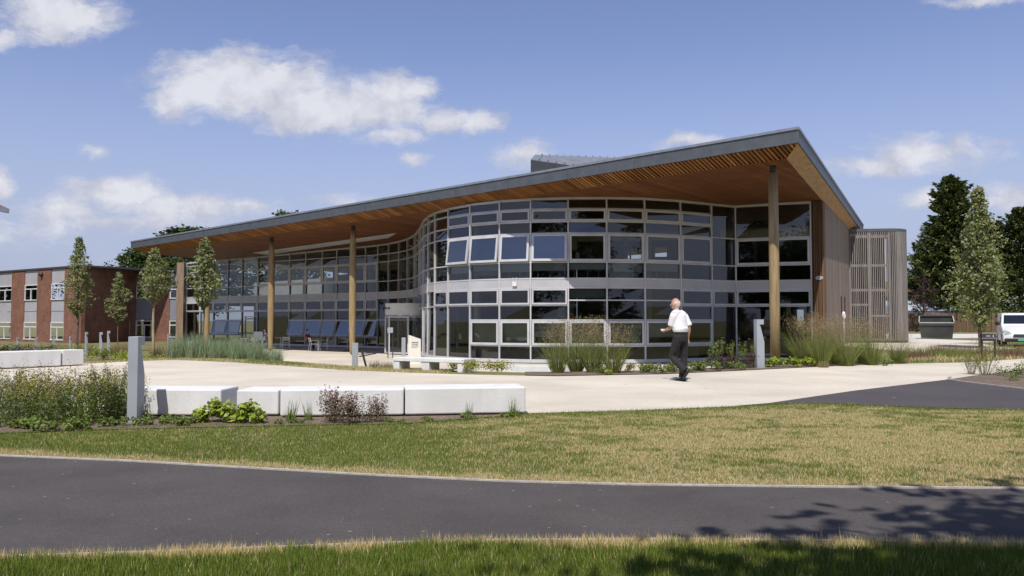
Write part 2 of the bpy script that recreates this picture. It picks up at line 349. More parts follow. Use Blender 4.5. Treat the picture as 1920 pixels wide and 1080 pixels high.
# ------------------------------------------------------------------ ground and surfaces
M_ground = speckle_mat('dry_turf', (.11, .12, .04), (.25, .21, .10), 9, .9, big=.25)
M_soil = speckle_mat('bark_mulch', (.07, .05, .035), (.26, .20, .15), 26, .95, big=2.0, bump=.8)
M_asph = speckle_mat('asphalt', (.056, .049, .047), (.106, .095, .091), 90, .9, specks=(9.0, .16, (.22, .20, .18)), big=1.1)
M_asph2 = speckle_mat('old_tarmac', (.062, .054, .057), (.098, .086, .088), 60, .9, specks=(3, .03, (.30, .27, .25)), big=.5)
M_pave = speckle_mat('buff_resin_gravel', (.53, .47, .38), (.66, .60, .50), 55, .9, specks=(2.2, .04, (.36, .29, .22)), big=.35)
M_road = speckle_mat('pale_concrete_road', (.55, .51, .45), (.66, .62, .55), 20, .9, big=.3)
M_edge = mat('concrete_edging', (.36, .32, .29), (.50, .455, .42), scale=12, rough=.9, bump=.3)
def grid_mesh(xs, ys):
    X, Y = np.meshgrid(xs, ys); Z = T(X, Y); V = np.stack([X, Y, Z], -1).reshape(-1, 3)
    nx, ny = len(xs), len(ys); Fc = [(j * nx + i, j * nx + i + 1, (j + 1) * nx + i + 1, (j + 1) * nx + i) for j in range(ny - 1) for i in range(nx - 1)]
    mb = MB(); mb.v = [tuple(v) for v in V]; mb.f = Fc; return mb
xs = [-1600, -700, -300, -150, -90] + list(np.arange(-60, 61, 1.0)) + [90, 150, 300, 700, 1600]
ys = [-1600, -700, -300, -150, -80] + list(np.arange(-60, 101, 1.0)) + [130, 200, 400, 800, 1600]
g = obj('ground', grid_mesh(xs, ys), M_ground, smooth=True, fix=False); set_props(g, 'dry mown turf sloping gently down towards the glass building', 'ground', kind='structure')
def sheet(name, pts, m, z=None, dz=.006, label=None, cat=None):
    mb = MB(); mb.poly([(p[0], p[1], (z if z is not None else 0) + dz) for p in pts])
    me = bpy.data.meshes.new(name); me.from_pydata(mb.v, [], mb.f)
    bm = bmesh.new(); bm.from_mesh(me); bmesh.ops.triangulate(bm, faces=bm.faces)
    for f in bm.faces:
        f.normal_update()
        if f.normal.z < 0: f.normal_flip()
    bm.to_mesh(me); bm.free()
    return set_props(link(name, me, m), label, cat, kind='structure')
def strip(name, near, far, m, rows=8, dz=.015, label=None, cat=None):
    mb = MB(); n = len(near)
    for j in range(rows + 1):
        for a, b in zip(near, far):
            x = a[0] + (b[0] - a[0]) * j / rows; y = a[1] + (b[1] - a[1]) * j / rows; mb.v.append((x, y, Tz(x, y) + dz))
    mb.f = [(j * n + i, j * n + i + 1, (j + 1) * n + i + 1, (j + 1) * n + i) for j in range(rows) for i in range(n - 1)]
    return set_props(obj(name, mb, m, smooth=True, fix=False), label, cat, kind='structure')
def interp_line(P, n):
    P = np.array([(p[0], p[1]) for p in P]); d = np.concatenate([[0], np.cumsum(np.linalg.norm(np.diff(P, axis=0), axis=1))])
    s = np.linspace(0, d[-1], n); return np.stack([np.interp(s, d, P[:, 0]), np.interp(s, d, P[:, 1])], 1)
# foreground asphalt path
ROAD_FAR = [onZ(*p) for p in [(-900, 812), (-400, 836), (0, 856), (240, 866), (480, 880), (720, 894), (960, 905), (1200, 911), (1440, 914), (1680, 916.5), (1920, 918), (2300, 919), (2900, 915)]]
ROAD_NEAR = [onZ(*p) for p in [(-900, 1050), (-300, 1050), (0, 1046), (240, 1039), (480, 1030), (700, 1021), (900, 1015.5), (1300, 1013), (1500, 1016), (1920, 1020), (2300, 1022), (2900, 1022)]]
sheet('foot_path', [(p.x, p.y) for p in ROAD_FAR] + [(p.x, p.y) for p in reversed(ROAD_NEAR)], M_asph, 0, .006, 'dark asphalt footpath curving across the foreground lawn', 'path')
def edging(name, line, w, h, label):
    mb = MB(); L = interp_line(line, 60); n = len(L)
    tn = np.gradient(L, axis=0); tn /= np.linalg.norm(tn, axis=1, keepdims=True); nr = np.stack([-tn[:, 1], tn[:, 0]], 1)
    for (p, q) in zip(L, nr):
        for s, z in ((-.5, 0), (-.5, h), (.5, h), (.5, 0)): mb.v.append((p[0] + q[0] * w * s, p[1] + q[1] * w * s, z))
    for i in range(n - 1):
        for k in range(3): mb.f.append((i * 4 + k, i * 4 + k + 1, i * 4 + 5 + k, i * 4 + 4 + k))
    return set_props(obj(name, mb, M_edge), label, 'kerb', kind='structure')
edging('kerb', ROAD_FAR, .035, .018, 'thin pale concrete edging along the far side of the asphalt path')
edging('kerb', [(p.x, p.y) for p in ROAD_NEAR], .035, .012, 'thin concrete edging along the near side of the asphalt path')
# buff plaza
PL_NEAR = [onZ(*p) for p in [(-500, 800), (-100, 790), (250, 787), (560, 784), (760, 783), (990, 775.5), (1200, 770), (1380, 762.5), (1440, 757.5)]]
PL_R = [onZ(*p) for p in [(1600, 734), (1775, 713), (1815, 707), (1920, 694), (2100, 680)]]
sheet('plaza', [(p.x, p.y) for p in PL_NEAR] + [(p.x, p.y) for p in PL_R] + [(p.x, p.y) for p in reversed(EDGE)], M_pave, 0, .006, 'pale buff gravel paving sweeping in front of the curved building', 'paving')
TAR = [onZ(*p) for p in [(1370, 763), (1440, 757.2), (1600, 733.7), (1775, 712.7), (1800, 716.5), (1920, 731), (2080, 748), (2080, 776), (1920, 769), (1750, 766), (1560, 757.5), (1480, 757)]]
sheet('drive', [(p.x, p.y) for p in TAR], M_asph2, 0, .012, 'dark tarmac wedge joining the buff paving at the right', 'road')
edging('kerb', [onZ(*p) for p in [(1778, 713), (1800, 716.5), (1920, 731), (2080, 748)]], .05, .03, 'thin edging between the tarmac wedge and the mulch bed')
sheet('planting_bed', [(onZ(*p).x, onZ(*p).y) for p in [(1781, 712.5), (1818, 706.8), (1920, 693.6), (2080, 681), (2080, 747), (1920, 730.3), (1802, 716)]], M_soil, 0, .02, 'bark mulch bed in the corner between paving and tarmac', 'bed')
# terrace round the building at the lower level
TERR = [(-9.8, 35.5), (-6.2, 31.6), (-3.6, 29.3), (-1, 27.6), (3, 27.2), (8, 29), (10.6, 30.4), (10.9, 38), (-4, 62), (-28, 88), (-29, 70), (-20, 49), (-14, 40.5)]
sheet('terrace', TERR, M_pave, -.6, .006, 'pale buff terrace under the roof overhang of the glass building', 'paving')
# service yard and road at the right rear
sheet('service_yard', [onZ(1700, 642.5)[:2], (24.5, 45), (29.5, 47.5), (28.5, 56), (34, 58), (60, 58), (120, 60), (120, 75), (24, 75), (18.5, 47.5)], M_road, 0, .006, 'pale concrete service road passing behind the slatted tower', 'road')
sheet('service_yard', [(16.2, 31.8), (19, 32.6), (23.0, 36.6), (25.5, 43.5), (24.4, 45.2), (19, 45.8), (16.5, 41)], M_pave, 0, .004, 'pale paving at the foot of the slatted timber tower', 'paving')
# front bed in front of the white blocks
FB_far = [onZ(*p) for p in [(-300, 790), (0, 784), (230, 782), (560, 781), (760, 781), (990, 777)]]
FB_near = [onZ(*p) for p in [(-300, 822), (0, 814), (230, 806), (560, 799), (760, 796), (990, 778)]]
strip('planting_bed', interp_line(FB_near, 40), interp_line(FB_far, 40), M_soil, 2, .014, 'strip of bark mulch below the white concrete seating blocks', 'bed')
# bed between the paving and the glass wall
MBn = [(p.x, p.y + .02) for p in [onZ(*q) for q in [(985, 704.7), (1040, 706), (1250, 702), (1440, 693), (1600, 685), (1700, 682)]]]
MBf = [(x, y + d) for (x, y), d in zip(MBn, (1.2, 2.0, 3.2, 3.4, 3.2, 2.5))]
strip('planting_bed', interp_line(MBn, 40), interp_line(MBf, 40), M_soil, 10, .02, 'mulched planting bed between paving and curved glass wall', 'bed')
LBn = [(x, float(np.interp(x, EX, EY)) + 2.9) for x in np.linspace(-16.5, -6.8, 30)]
LBf = [(x, y + 5) for x, y in LBn]
strip('planting_bed', LBn, LBf, M_soil, 14, .02, 'planting bed of grey green herbs left of the terrace', 'bed')
# ------------------------------------------------------------------ grass blades
def vnoise(x, y, sc, seed):
    r = np.random.default_rng(seed); G = r.random((128, 128)); a = x / sc + 40; b = y / sc + 40
    i = np.floor(a).astype(int); j = np.floor(b).astype(int); fx = a - i; fy = b - j; fx = fx * fx * (3 - 2 * fx); fy = fy * fy * (3 - 2 * fy)
    g = lambda p, q: G[p % 128, q % 128]
    return (g(i, j) * (1 - fx) + g(i + 1, j) * fx) * (1 - fy) + (g(i, j + 1) * (1 - fx) + g(i + 1, j + 1) * fx) * fy
M_blade = tint_mat('grass_blades', .6, .3)
def blades(name, P, h, w, dry, label, cat='grass'):
    n = len(P); rng = RNG
    a = rng.random(n) * 2 * np.pi; lean = rng.random(n) * .55 * h; la = rng.random(n) * 2 * np.pi
    base = np.stack([P[:, 0], P[:, 1], T(P[:, 0], P[:, 1])], 1)
    sd = np.stack([np.cos(a), np.sin(a), np.zeros(n)], 1) * (w * .5)[:, None] if hasattr(w, '__len__') else np.stack([np.cos(a), np.sin(a), np.zeros(n)], 1) * w * .5
    tip = base + np.stack([np.cos(la) * lean, np.sin(la) * lean, h], 1)
    V = np.stack([base - sd, base + sd, tip], 1).reshape(-1, 3)
    g1 = np.array([.098, .155, .022]); g2 = np.array([.235, .295, .050]); s1 = np.array([.54, .44, .21]); s2 = np.array([.84, .68, .38])
    r = rng.random((n, 1)); gr = g1 * (1 - r) + g2 * r; st = s1 * (1 - r) + s2 * r
    k = (rng.random(n) < dry)[:, None]; c = np.where(k, st, gr); c = np.concatenate([c, np.ones((n, 1))], 1)
    me = np_mesh(name, V, 3, np.repeat(c, 3, axis=0))
    return set_props(link(name, me, M_blade), label, cat, kind='stuff')
def fyi(line, x):
    L = np.array([(p[0], p[1]) for p in line]); return np.interp(x, L[:, 0], L[:, 1])
LAWN_FAR = [onZ(*p) for p in [(-400, 830), (-100, 816), (0, 813), (100, 809), (250, 802), (380, 798), (500, 797), (730, 796), (860, 788), (1000, 777), (1200, 770.5), (1370, 764), (1480, 757.5), (1560, 758), (1750, 766.5), (1920, 769.5), (2080, 776), (2300, 780)]]
LAWN_FAR = sorted([(p.x, p.y) for p in LAWN_FAR])
n = 640000
x = RNG.uniform(-7.6, 8.6, n); y = RNG.uniform(5.9, 12.6, n)
yf = fyi(ROAD_FAR, x); yl = fyi(LAWN_FAR, x)
keep = (y > yf + .02) & (y < yl + .05) & (np.abs(x) < .66 * y + .4) & (RNG.random(n) < np.clip(8.5 / y, .45, 1)); x = x[keep]; y = y[keep]; yf = yf[keep]; yl = yl[keep]
e1 = y - yf; e2 = yl - y
pn = vnoise(x, y, 1.1, 3) * .36 + vnoise(x, y * 1.6, .33, 4) * .34 + vnoise(x, y, .12, 5) * .3
right = sstep(-2.2, 2.2, x + (vnoise(x, y, 2.5, 8) - .5) * 2)
dry = np.clip(.08 + .80 * right * sstep(.24, .62, pn) + .22 * sstep(.48, .72, pn), 0, .86)
edge = 1 - sstep(.16, .46, e1 + (vnoise(x, y, .25, 6) - .5) * .22); dry = np.maximum(dry, edge * .93)
dry *= 1 - .75 * (1 - sstep(.0, .5, e2 + (vnoise(x, y, .3, 9) - .5) * .2)) * (x > -1)
tall = 1 + .6 * (1 - sstep(0, .15, e2)) * RNG.random(len(x))
h = RNG.uniform(.016, .036, len(x)) * (1 - .3 * dry) * tall
blades('lawn_grass', np.stack([x, y], 1), h, .0058, dry, 'patchy mown lawn, green at left and straw dry at right, beyond the asphalt path')
n = 150000
x = RNG.uniform(-3.6, 3.8, n); y = RNG.uniform(3.3, 5.0, n); yn = fyi([(p.x, p.y) for p in ROAD_NEAR], x)
keep = (y < yn - .01) & (np.abs(x) < .68 * y + .3); x = x[keep]; y = y[keep]; e = (yn[keep] - y)
pn = vnoise(x, y, .35, 13) * .6 + vnoise(x, y, .1, 14) * .4
dry = np.clip(.95 * (1 - sstep(.07, .2, e + (vnoise(x, y, .3, 15) - .5) * .22)), .04, .95)
h = RNG.uniform(.03, .065, len(x)) * (.7 + .6 * pn) * np.where(RNG.random(len(x)) < .006, 1.8, 1)
blades('verge_grass', np.stack([x, y], 1), h, .0055, dry, 'lush green grass with a straw edge along the near side of the path')
# far lawn at the left behind the plaza and the strip beside the bench
n = 60000
x = RNG.uniform(-17.5, -1.5, n); d = RNG.uniform(.03, 3.4, n); y = np.interp(x, EX, EY) + d
keep = (d < np.interp(x, [-17, -8, -6, -1.5], [3.2, 3.0, 1.6, 1.6])); x = x[keep]; y = y[keep]; d = d[keep]
dry = np.clip(.25 + .5 * sstep(.4, .6, vnoise(x, y, 1.1, 21)) + .4 * (d < .25), 0, .85)
blades('strip_grass', np.stack([x, y], 1), RNG.uniform(.03, .07, len(x)), .012, dry, 'narrow strip of half dry grass between the buff plaza and the terrace')
n = 60000
x = RNG.uniform(11, 31, n); y = RNG.uniform(24, 52, n); e = np.interp(x, EX, EY)
keep = (y > e + .05) & ((y < 31) | ((x > 27) & (y < 46.5)) | ((x > 23.6) & (y < 40)) | ((x > 19.6) & (y < 32))); x = x[keep]; y = y[keep]
dry = np.clip(.2 + .6 * sstep(.4, .6, vnoise(x, y, 2, 22)), 0, .85)
blades('meadow_grass', np.stack([x, y], 1), RNG.uniform(.05, .16, len(x)), .02, dry, 'unmown brownish grass between the paving and the service road')
#@@PART3
# ------------------------------------------------------------------ glass building
A = onY(1497, 267, 26.0); B = onY(245, 466, 56.0); Dp = onY(1619, 437, 50.0)
RN = (B - A).cross(Dp - A).normalized()
if RN.z < 0: RN = -RN
Cp = B + (Dp - A)
def roofz(x, y, off=0.0): return A.z - (RN.x * (x - A.x) + RN.y * (y - A.y)) / RN.z + off
SOF = -.24                                            # flat soffit below the fascia's lower edge
ed = Vector((B.x - A.x, B.y - A.y)).normalized(); en = Vector((-ed.y, ed.x))
if en.y < 0: en = -en                                 # inward from the front edge
sd_ = Vector((Dp.x - A.x, Dp.y - A.y)).normalized()
def onsof(px, py): return onP(px, py, A + Vector((0, 0, SOF)), RN)
M_zinc = mat('zinc_fascia', (.095, .105, .12), (.125, .135, .15), scale=3, rough=.5, metal=.3)
M_zincl = mat('zinc_trim', (.24, .26, .29), (.32, .34, .37), scale=3, rough=.4, metal=.4)
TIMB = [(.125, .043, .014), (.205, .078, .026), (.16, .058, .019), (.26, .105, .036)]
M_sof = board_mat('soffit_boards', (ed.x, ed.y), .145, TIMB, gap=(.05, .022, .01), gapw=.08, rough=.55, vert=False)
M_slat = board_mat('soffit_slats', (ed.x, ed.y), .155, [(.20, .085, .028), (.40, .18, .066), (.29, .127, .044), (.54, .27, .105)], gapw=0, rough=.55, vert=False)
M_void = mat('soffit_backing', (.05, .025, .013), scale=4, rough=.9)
M_ply = mat('larch_barge_board', (.36, .21, .10), (.50, .31, .16), scale=2.2, rough=.6, stretch=(1, 1, 6))
M_col = mat('glulam_column', (.26, .18, .085), (.40, .29, .15), scale=2.5, rough=.6, stretch=(6, 6, .5), bump=.15)
M_steel = mat('dark_steel', (.05, .05, .055), scale=5, rough=.5, metal=.4)
M_alu = mat('silver_aluminium', (.50, .50, .51), (.60, .60, .61), scale=2, rough=.4, metal=.1)
M_alu2 = mat('spandrel_silver', (.45, .45, .465), (.53, .53, .545), scale=1.2, rough=.42, metal=.05)
M_glass = glass_mat('window_glass', (.56, .61, .57), 1.4, .02)
M_glassop = glass_mat('open_window_glass', (.22, .25, .28), 2.0, .09)
M_intw = mat('interior_plaster', (.25, .24, .22), (.33, .315, .29), scale=1, rough=.9)
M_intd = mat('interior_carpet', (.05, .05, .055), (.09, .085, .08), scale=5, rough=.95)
M_intc = mat('interior_ceiling', (.36, .36, .35), (.44, .44, .43), scale=1, rough=.9)
M_blind2 = mat('green_grey_blind', (.40, .42, .36), (.48, .50, .43), scale=3, rough=.85); M_desk = mat('pale_desk_screen', (.60, .61, .60), (.68, .69, .68), scale=1, rough=.7)
M_blind = mat('roller_blind', (.30, .31, .31), (.38, .39, .39), scale=3, rough=.8)
BL = Vector((2, 36, -.6))
bld = thing('education_building', 'long glass fronted building with curved facade under a big timber lined roof', 'building', BL)
def bobj(name, mb, m, parent=None, **k): return obj(name, mb, m, parent or bld, world=True, **k)
TH_ = .50
# roof: top sheet and fascia
mb = MB(); P4 = [A, Dp, Cp, B]
mb.poly([p + Vector((0, 0, TH_ - .03)) for p in P4]); bobj('roof', mb, M_zinc)
mb = MB()
for p, q in ((A, B), (Dp, A)):
    t = (q - p).normalized(); o = Vector((t.y, -t.x, 0)); c = (A + Cp) / 2
    if (p - c).dot(o) < 0: o = -o
    mb.box8([p, q, q - o * .06, p - o * .06, p + Vector((0, 0, TH_)), q + Vector((0, 0, TH_)), q - o * .06 + Vector((0, 0, TH_)), p - o * .06 + Vector((0, 0, TH_))])
for p, q in ((B, Cp), (Cp, Dp)):
    mb.quad(p, q, q + Vector((0, 0, TH_ - .02)), p + Vector((0, 0, TH_ - .02)))
t_ = (B - A); L_ = t_.length; t_ = t_ / L_; o_ = Vector((t_.y, -t_.x, 0)).normalized()
if o_.y > 0: o_ = -o_
for kk in range(1, int(L_ / 3.1)):
    p = A + t_ * (3.1 * kk); mb.box8([p + o_ * .001, p + t_ * .03 + o_ * .001, p + t_ * .03 + o_ * .014, p + o_ * .014, p + o_ * .001 + Vector((0, 0, TH_ - .075)), p + t_ * .03 + o_ * .001 + Vector((0, 0, TH_ - .075)), p + t_ * .03 + o_ * .014 + Vector((0, 0, TH_ - .075)), p + o_ * .014 + Vector((0, 0, TH_ - .075))])
fas = bobj('fascia', mb, M_zinc)
mb = MB()
for p, q in ((A, B), (Dp, A)):
    t = (q - p).normalized(); o = Vector((t.y, -t.x, 0)); c = (A + Cp) / 2
    if (p - c).dot(o) < 0: o = -o
    z0 = Vector((0, 0, TH_ - .07)); z1 = Vector((0, 0, TH_ + .02))
    mb.box8([p + z0 + o * .035, q + z0 + o * .035, q + z0 + o * .003, p + z0 + o * .003, p + z1 + o * .035, q + z1 + o * .035, q + z1 - o * .12, p + z1 - o * .12])
bobj('roof_trim', mb, M_zincl, fas)
# soffit: flat boarded part, slatted chamfer along the front, board along the side
CH = 1.0; CS = .55
sn = Vector((-sd_.y, sd_.x))
if sn.dot(ed) < 0: sn = -sn
def xy3(p, off): return Vector((p[0], p[1], roofz(p[0], p[1], off)))
def meet(p, d, q, e):
    det = d.x * (-e.y) - d.y * (-e.x); r = q - p; s = (r.x * (-e.y) - r.y * (-e.x)) / det; return p + d * s
A2 = Vector((A.x, A.y)); B2 = Vector((B.x, B.y)); D2 = Vector((Dp.x, Dp.y)); C2 = Vector((Cp.x, Cp.y))
fi = A2 + en * CH; si = A2 + sn * CS
Ai = meet(fi, ed, si, sd_); Bi = meet(fi, ed, B2, sd_); Di = meet(si, sd_, D2, ed)
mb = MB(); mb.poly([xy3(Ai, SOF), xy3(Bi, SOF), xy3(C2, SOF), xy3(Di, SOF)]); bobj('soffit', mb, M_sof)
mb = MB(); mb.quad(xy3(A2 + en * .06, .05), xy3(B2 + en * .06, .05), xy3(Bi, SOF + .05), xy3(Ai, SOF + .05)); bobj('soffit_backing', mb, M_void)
mb = MB(); L = (B2 - A2).length; k = int(L / .155); off = A2.dot(ed)
for i in range(k):
    s0 = .155 * (math.floor(off / .155) + 1 + i) - off + .03; 
    if s0 > L - .1: break
    w = .058 + .034 * random.random()
    def pt(s, f, dz):
        a = A2 + ed * s + en * .07; b_ = Ai + ed * (s + (A2 - Ai).dot(ed)); q = a + (b_ - a) * f; return Vector((q.x, q.y, roofz(q.x, q.y, SOF * f) + dz))
    fm_ = max(.04, min(1, s0 / max(.01, (Ai - A2).dot(ed)))); dz = -.008 - .012 * random.random()
    mb.box8([pt(s0, 0, dz), pt(s0 + w, 0, dz), pt(s0 + w, fm_, dz), pt(s0, fm_, dz), pt(s0, 0, .05), pt(s0 + w, 0, .05), pt(s0 + w, fm_, .05), pt(s0, fm_, .05)])
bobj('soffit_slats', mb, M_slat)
mb = MB(); z5 = Vector((0, 0, .05))
a0 = xy3(A2 + sn * .06 + en * .1, -.02); d0 = xy3(D2 + sn * .06, -.02); a1 = xy3(Ai, SOF - .03); d1 = xy3(Di, SOF - .03)
mb.box8([a0, d0, d1, a1, a0 + z5, d0 + z5, d1 + z5, a1 + z5]); bobj('barge_board', mb, M_ply)
# recessed light strip in the soffit
q = [onsof(474, 473.5), onsof(742, 437), onsof(728, 445.5), onsof(500, 477)]
mb = MB(); mb.prism([p + Vector((0, 0, -.03)) for p in q], (0, 0, .025)); bobj('light_panel', mb, mat('light_panel_white', (.62, .63, .66), scale=1, rough=.5))
# ---------------- curtain wall
MP = [(345, 490.5), (377, 489), (402, 487.5), (428, 485.5), (455, 483.5), (484, 481), (513, 478), (544, 474.8), (574, 471.8), (605, 468.8), (632, 466), (661, 463.5), (686, 461.3), (709, 458.7),
      (729, 455.8), (748, 451.6), (764, 446.8), (777, 439.5), (786, 428), (794, 412), (803, 404), (816, 397), (841, 390), (882, 382), (937, 375.5), (995, 371.5), (1065, 369.5), (1137, 369), (1208, 370.5), (1275, 375), (1333, 381), (1378, 385.5), (1447, 381), (1519, 377)]
FP = [onsof(*p) for p in MP]
FP[0] = xy3((FP[1].x - 1.75, FP[1].y + 1.6), SOF)
ZB = -.44; R = [-.44, .16, 1.30, 1.94, 2.70, 3.11, 3.82, 5.09, 5.59, 6.16]
class Bay:
    def __init__(s, p, q):
        s.p = Vector((p.x, p.y)); s.q = Vector((q.x, q.y)); s.L = (s.q - s.p).length; s.t = (s.q - s.p) / s.L; s.o = Vector((s.t.y, -s.t.x)); s.z0 = p.z; s.z1 = q.z
    def P(s, u, d, z): w = s.p + s.t * u + s.o * d; return Vector((w.x, w.y, z))
    def box(s, mb, u0, u1, d0, d1, z0, z1, z1b=None):
        z1b = z1 if z1b is None else z1b
        return mb.box8([s.P(u0, d1, z0), s.P(u1, d1, z0), s.P(u1, d0, z0), s.P(u0, d0, z0), s.P(u0, d1, z1), s.P(u1, d1, z1b), s.P(u1, d0, z1b), s.P(u0, d0, z1)])
frame = MB(); band = MB(); sill = MB(); plinth = MB(); fixed = []; wins = []
def cells(xm):
    a, b, c, d, e, f, g, h, i, j = R
    if xm < 790:
        if 400 < xm < 455 or 544 < xm < 686 or 686 < xm < 709: low = [(a, b, 'f'), (b, c, 'a'), (c, d, 'f'), (d, e, 'w')]
        elif 455 < xm < 484: low = [(a, 1.55, 'door'), (1.55, d, 'f'), (d, e, 'w')]
        elif xm < 709: low = [(a, d, 'f'), (d, e, 'w')]
        else: low = [(a, c, 'f'), (c, e, 'f')]
        up = [(f, g, 'f'), (g, h, 'w' if 484 < xm < 709 else 'f'), (h, i, 'f'), (i, 99, 'f')]
    elif xm < 882:
        low = [(a, d, 'f'), (d, e, 'w' if xm > 816 else 'f')]; up = [(f, g, 'f'), (g, h, 'o' if xm > 841 else 'f'), (h, i, 'f'), (i, j, 'w' if xm > 841 else 'f'), (j, 99, 'f')]
    elif xm < 1065:
        low = [(a, b, 'f'), (b, c, 'w'), (c, d, 'f'), (d, e, 'w')]; up = [(f, g, 'f'), (g, h, 'o'), (h, i, 'f'), (i, j, 'w'), (j, 99, 'f')]
    elif xm < 1275:
        low = [(a, b, 'f'), (b, c, 'w'), (c, 2.16, 'f'), (2.16, e, 'f')]; up = [(f, g, 'f'), (g, h, 'w'), (h, i, 'f'), (i, j, 'w'), (j, 99, 'f')]
    elif xm < 1333:
        low = [(a, b, 'f'), (b, c, 'w'), (c, d, 'f'), (d, e, 'w')]; up = [(f, g, 'f'), (g, h, 'w'), (h, i, 'f'), (i, j, 'w'), (j, 99, 'f')]
    elif xm < 1378:
        low = [(a, d, 'f'), (d, e, 'w')]; up = [(f, g, 'f'), (g, h, 'f'), (h, 99, 'f')]
    else:
        low = [(a, d, 'f'), (d, e, 'w')]; up = [(f, g, 'f'), (g, h, 'w'), (h, 99, 'f')]
    return low + up
BAYS = [Bay(FP[i], FP[i + 1]) for i in range(len(FP) - 1)]
for i, by in enumerate(BAYS):
    xm = (MP[i][0] + MP[i + 1][0]) / 2; m = .028; L = by.L; zt = min(by.z0, by.z1)
    by.box(frame, 0, L, -.10, .02, by.z0 - .10 if 0 else min(by.z0, by.z1) - .10, by.z0 - .004, by.z1 - .004)
    by.box(band, .004, L - .004, -.08, .012, R[4] + .02, R[5] - .02)
    by.box(sill, 0, L, -.10, .06, -.56, ZB - .02); by.box(plinth, 0, L, -.3, -.08, -.75, -.56)
    for (z0, z1, k) in cells(xm):
        last = z1 == 99
        if last:
            z1 = zt - .1
            if z1 - z0 < .18: continue
        elif z1 > zt - .16: z1 = zt - .1; last = True
        if z1 - z0 < .15: continue
        by.box(frame, m, L - m, -.09, .022, z0 - .028, z0 + .028)
        if k == 'door':
            by.box(frame, .35, .42, -.06, .03, z0 + .03, z1 - .03); by.box(frame, L - .42, L - .35, -.06, .03, z0 + .03, z1 - .03); by.box(frame, .42, L - .42, -.06, .03, z1 - .22, z1 - .09)
            k = 'f'
        (fixed if k == 'f' else wins).append((i, z0, z1, k))
    # spandrel edges
    by.box(frame, m, L - m, -.09, .026, R[4] - .03, R[4] + .03); by.box(frame, m, L - m, -.09, .026, R[5] - .03, R[5] + .03)
for i, p in enumerate(FP):
    b0 = BAYS[max(0, i - 1)]; b1 = BAYS[min(len(BAYS) - 1, i)]; o = (b0.o + b1.o).normalized(); t = Vector((-o.y, o.x)); c = Vector((p.x, p.y))
    w = .030; pts = []
    for s, d in ((-w, .05), (w, .05), (w, -.12), (-w, -.12)): q = c + t * s + o * d; pts.append(Vector((q.x, q.y, -.5)))
    n0 = len(frame.v); frame.prism(pts, (0, 0, p.z - .012 + .5))
bobj('curtain_wall_frame', frame, M_alu); bobj('spandrel_band', band, M_alu2); bobj('wall_sill', sill, M_alu); bobj('plinth', plinth, M_void)
# panes: each pane its own mesh, slightly out of true like real glazing
def pane_mb(by, u0, u1, z0, z1, d=-.03, z1b=None):
    mb = MB(); j = lambda: d + random.uniform(-.010, .010)
    mb.quad(by.P(u0, j(), z0), by.P(u1, j(), z0), by.P(u1, j(), z1 if z1b is None else z1b), by.P(u0, j(), z1)); return mb
fixed.sort(key=lambda c: -(BAYS[c[0]].L * (c[2] - c[1]) / (BAYS[c[0]].p.y ** 2) * abs(BAYS[c[0]].o.y + .05)))
rest = MB()
for n, (i, z0, z1, k) in enumerate(fixed):
    by = BAYS[i]; xm = (MP[i][0] + MP[i + 1][0]) / 2; mb = pane_mb(by, .03, by.L - .03, z0 + .02, z1 + .02)
    if z0 > 4.9 and (1065 < xm < 1137 or 803 < xm < 882) or (z0 > 4.9 and 1275 < xm < 1333):
        a = [Vector(p) for p in mb.v]; o = Vector((by.o.x, by.o.y, 0)); k = (z1 - z0) * .055; mb.v = [tuple(a[0] + o * k * .8), tuple(a[1] + o * k), tuple(a[2] - o * k), tuple(a[3] - o * k * .8)]
    if n < 100: bobj('glazing_panel', mb, M_glass, fix=False)
    else:
        b = len(rest.v); rest.v += mb.v; rest.f += [tuple(b + q for q in f) for f in mb.f]
set_props(bobj('glazing_panel', rest, M_glass, fix=False), kind='stuff')
for (i, z0, z1, k) in wins:
    by = BAYS[i]; L = by.L; fr = MB(); wf = .10 if z1 - z0 > 1 else .075
    ang = {'w': 0, 'o': math.radians(7.5), 'a': math.radians(14)}[k]
    if k == 'a' : ang += random.uniform(-.03, .03)
    u0, u1 = .045, L - .045; za, zb = z0 + .035, z1 - .035; H = zb - za
    def Q(u, h, d):                                     # h measured down from the top hinge, d outward of the leaf
        return by.P(u, .03 + math.sin(ang) * h + math.cos(ang) * d, zb - math.cos(ang) * h + math.sin(ang) * d)
    def bar(mb, a, b, h0, h1, d0=-.05, d1=.03):
        mb.box8([Q(a, h1, d1), Q(b, h1, d1), Q(b, h1, d0), Q(a, h1, d0), Q(a, h0, d1), Q(b, h0, d1), Q(b, h0, d0), Q(a, h0, d0)])
    wl = .055 if k == 'a' else wf
    bar(fr, u0, u1, 0, wl); bar(fr, u0, u1, H - wl, H); bar(fr, u0, u0 + wl, wl, H - wl); bar(fr, u1 - wl, u1, wl, H - wl)
    if k != 'w':                                        # fixed surround left in the wall
        by.box(fr, .032, .075, -.09, .01, z0 + .03, z1 - .03); by.box(fr, L - .075, L - .032, -.09, .01, z0 + .03, z1 - .03); by.box(fr, .08, L - .08, -.09, .01, z0 + .03, z0 + .075)
        for uu in (u0 + .02, u1 - .02): fr.obox(by.P(uu, 0, zb - .62 * H), Q(uu, .75 * H, -.02), .018, .018)
    w = bobj('window', fr, M_alu)
    mb = MB(); mb.quad(Q(u0 + wl, H - wl, 0), Q(u1 - wl, H - wl, 0), Q(u1 - wl, wl, 0), Q(u0 + wl, wl, 0))
    bobj('pane', mb, M_glass if k == 'w' else M_glassop, w, fix=False)
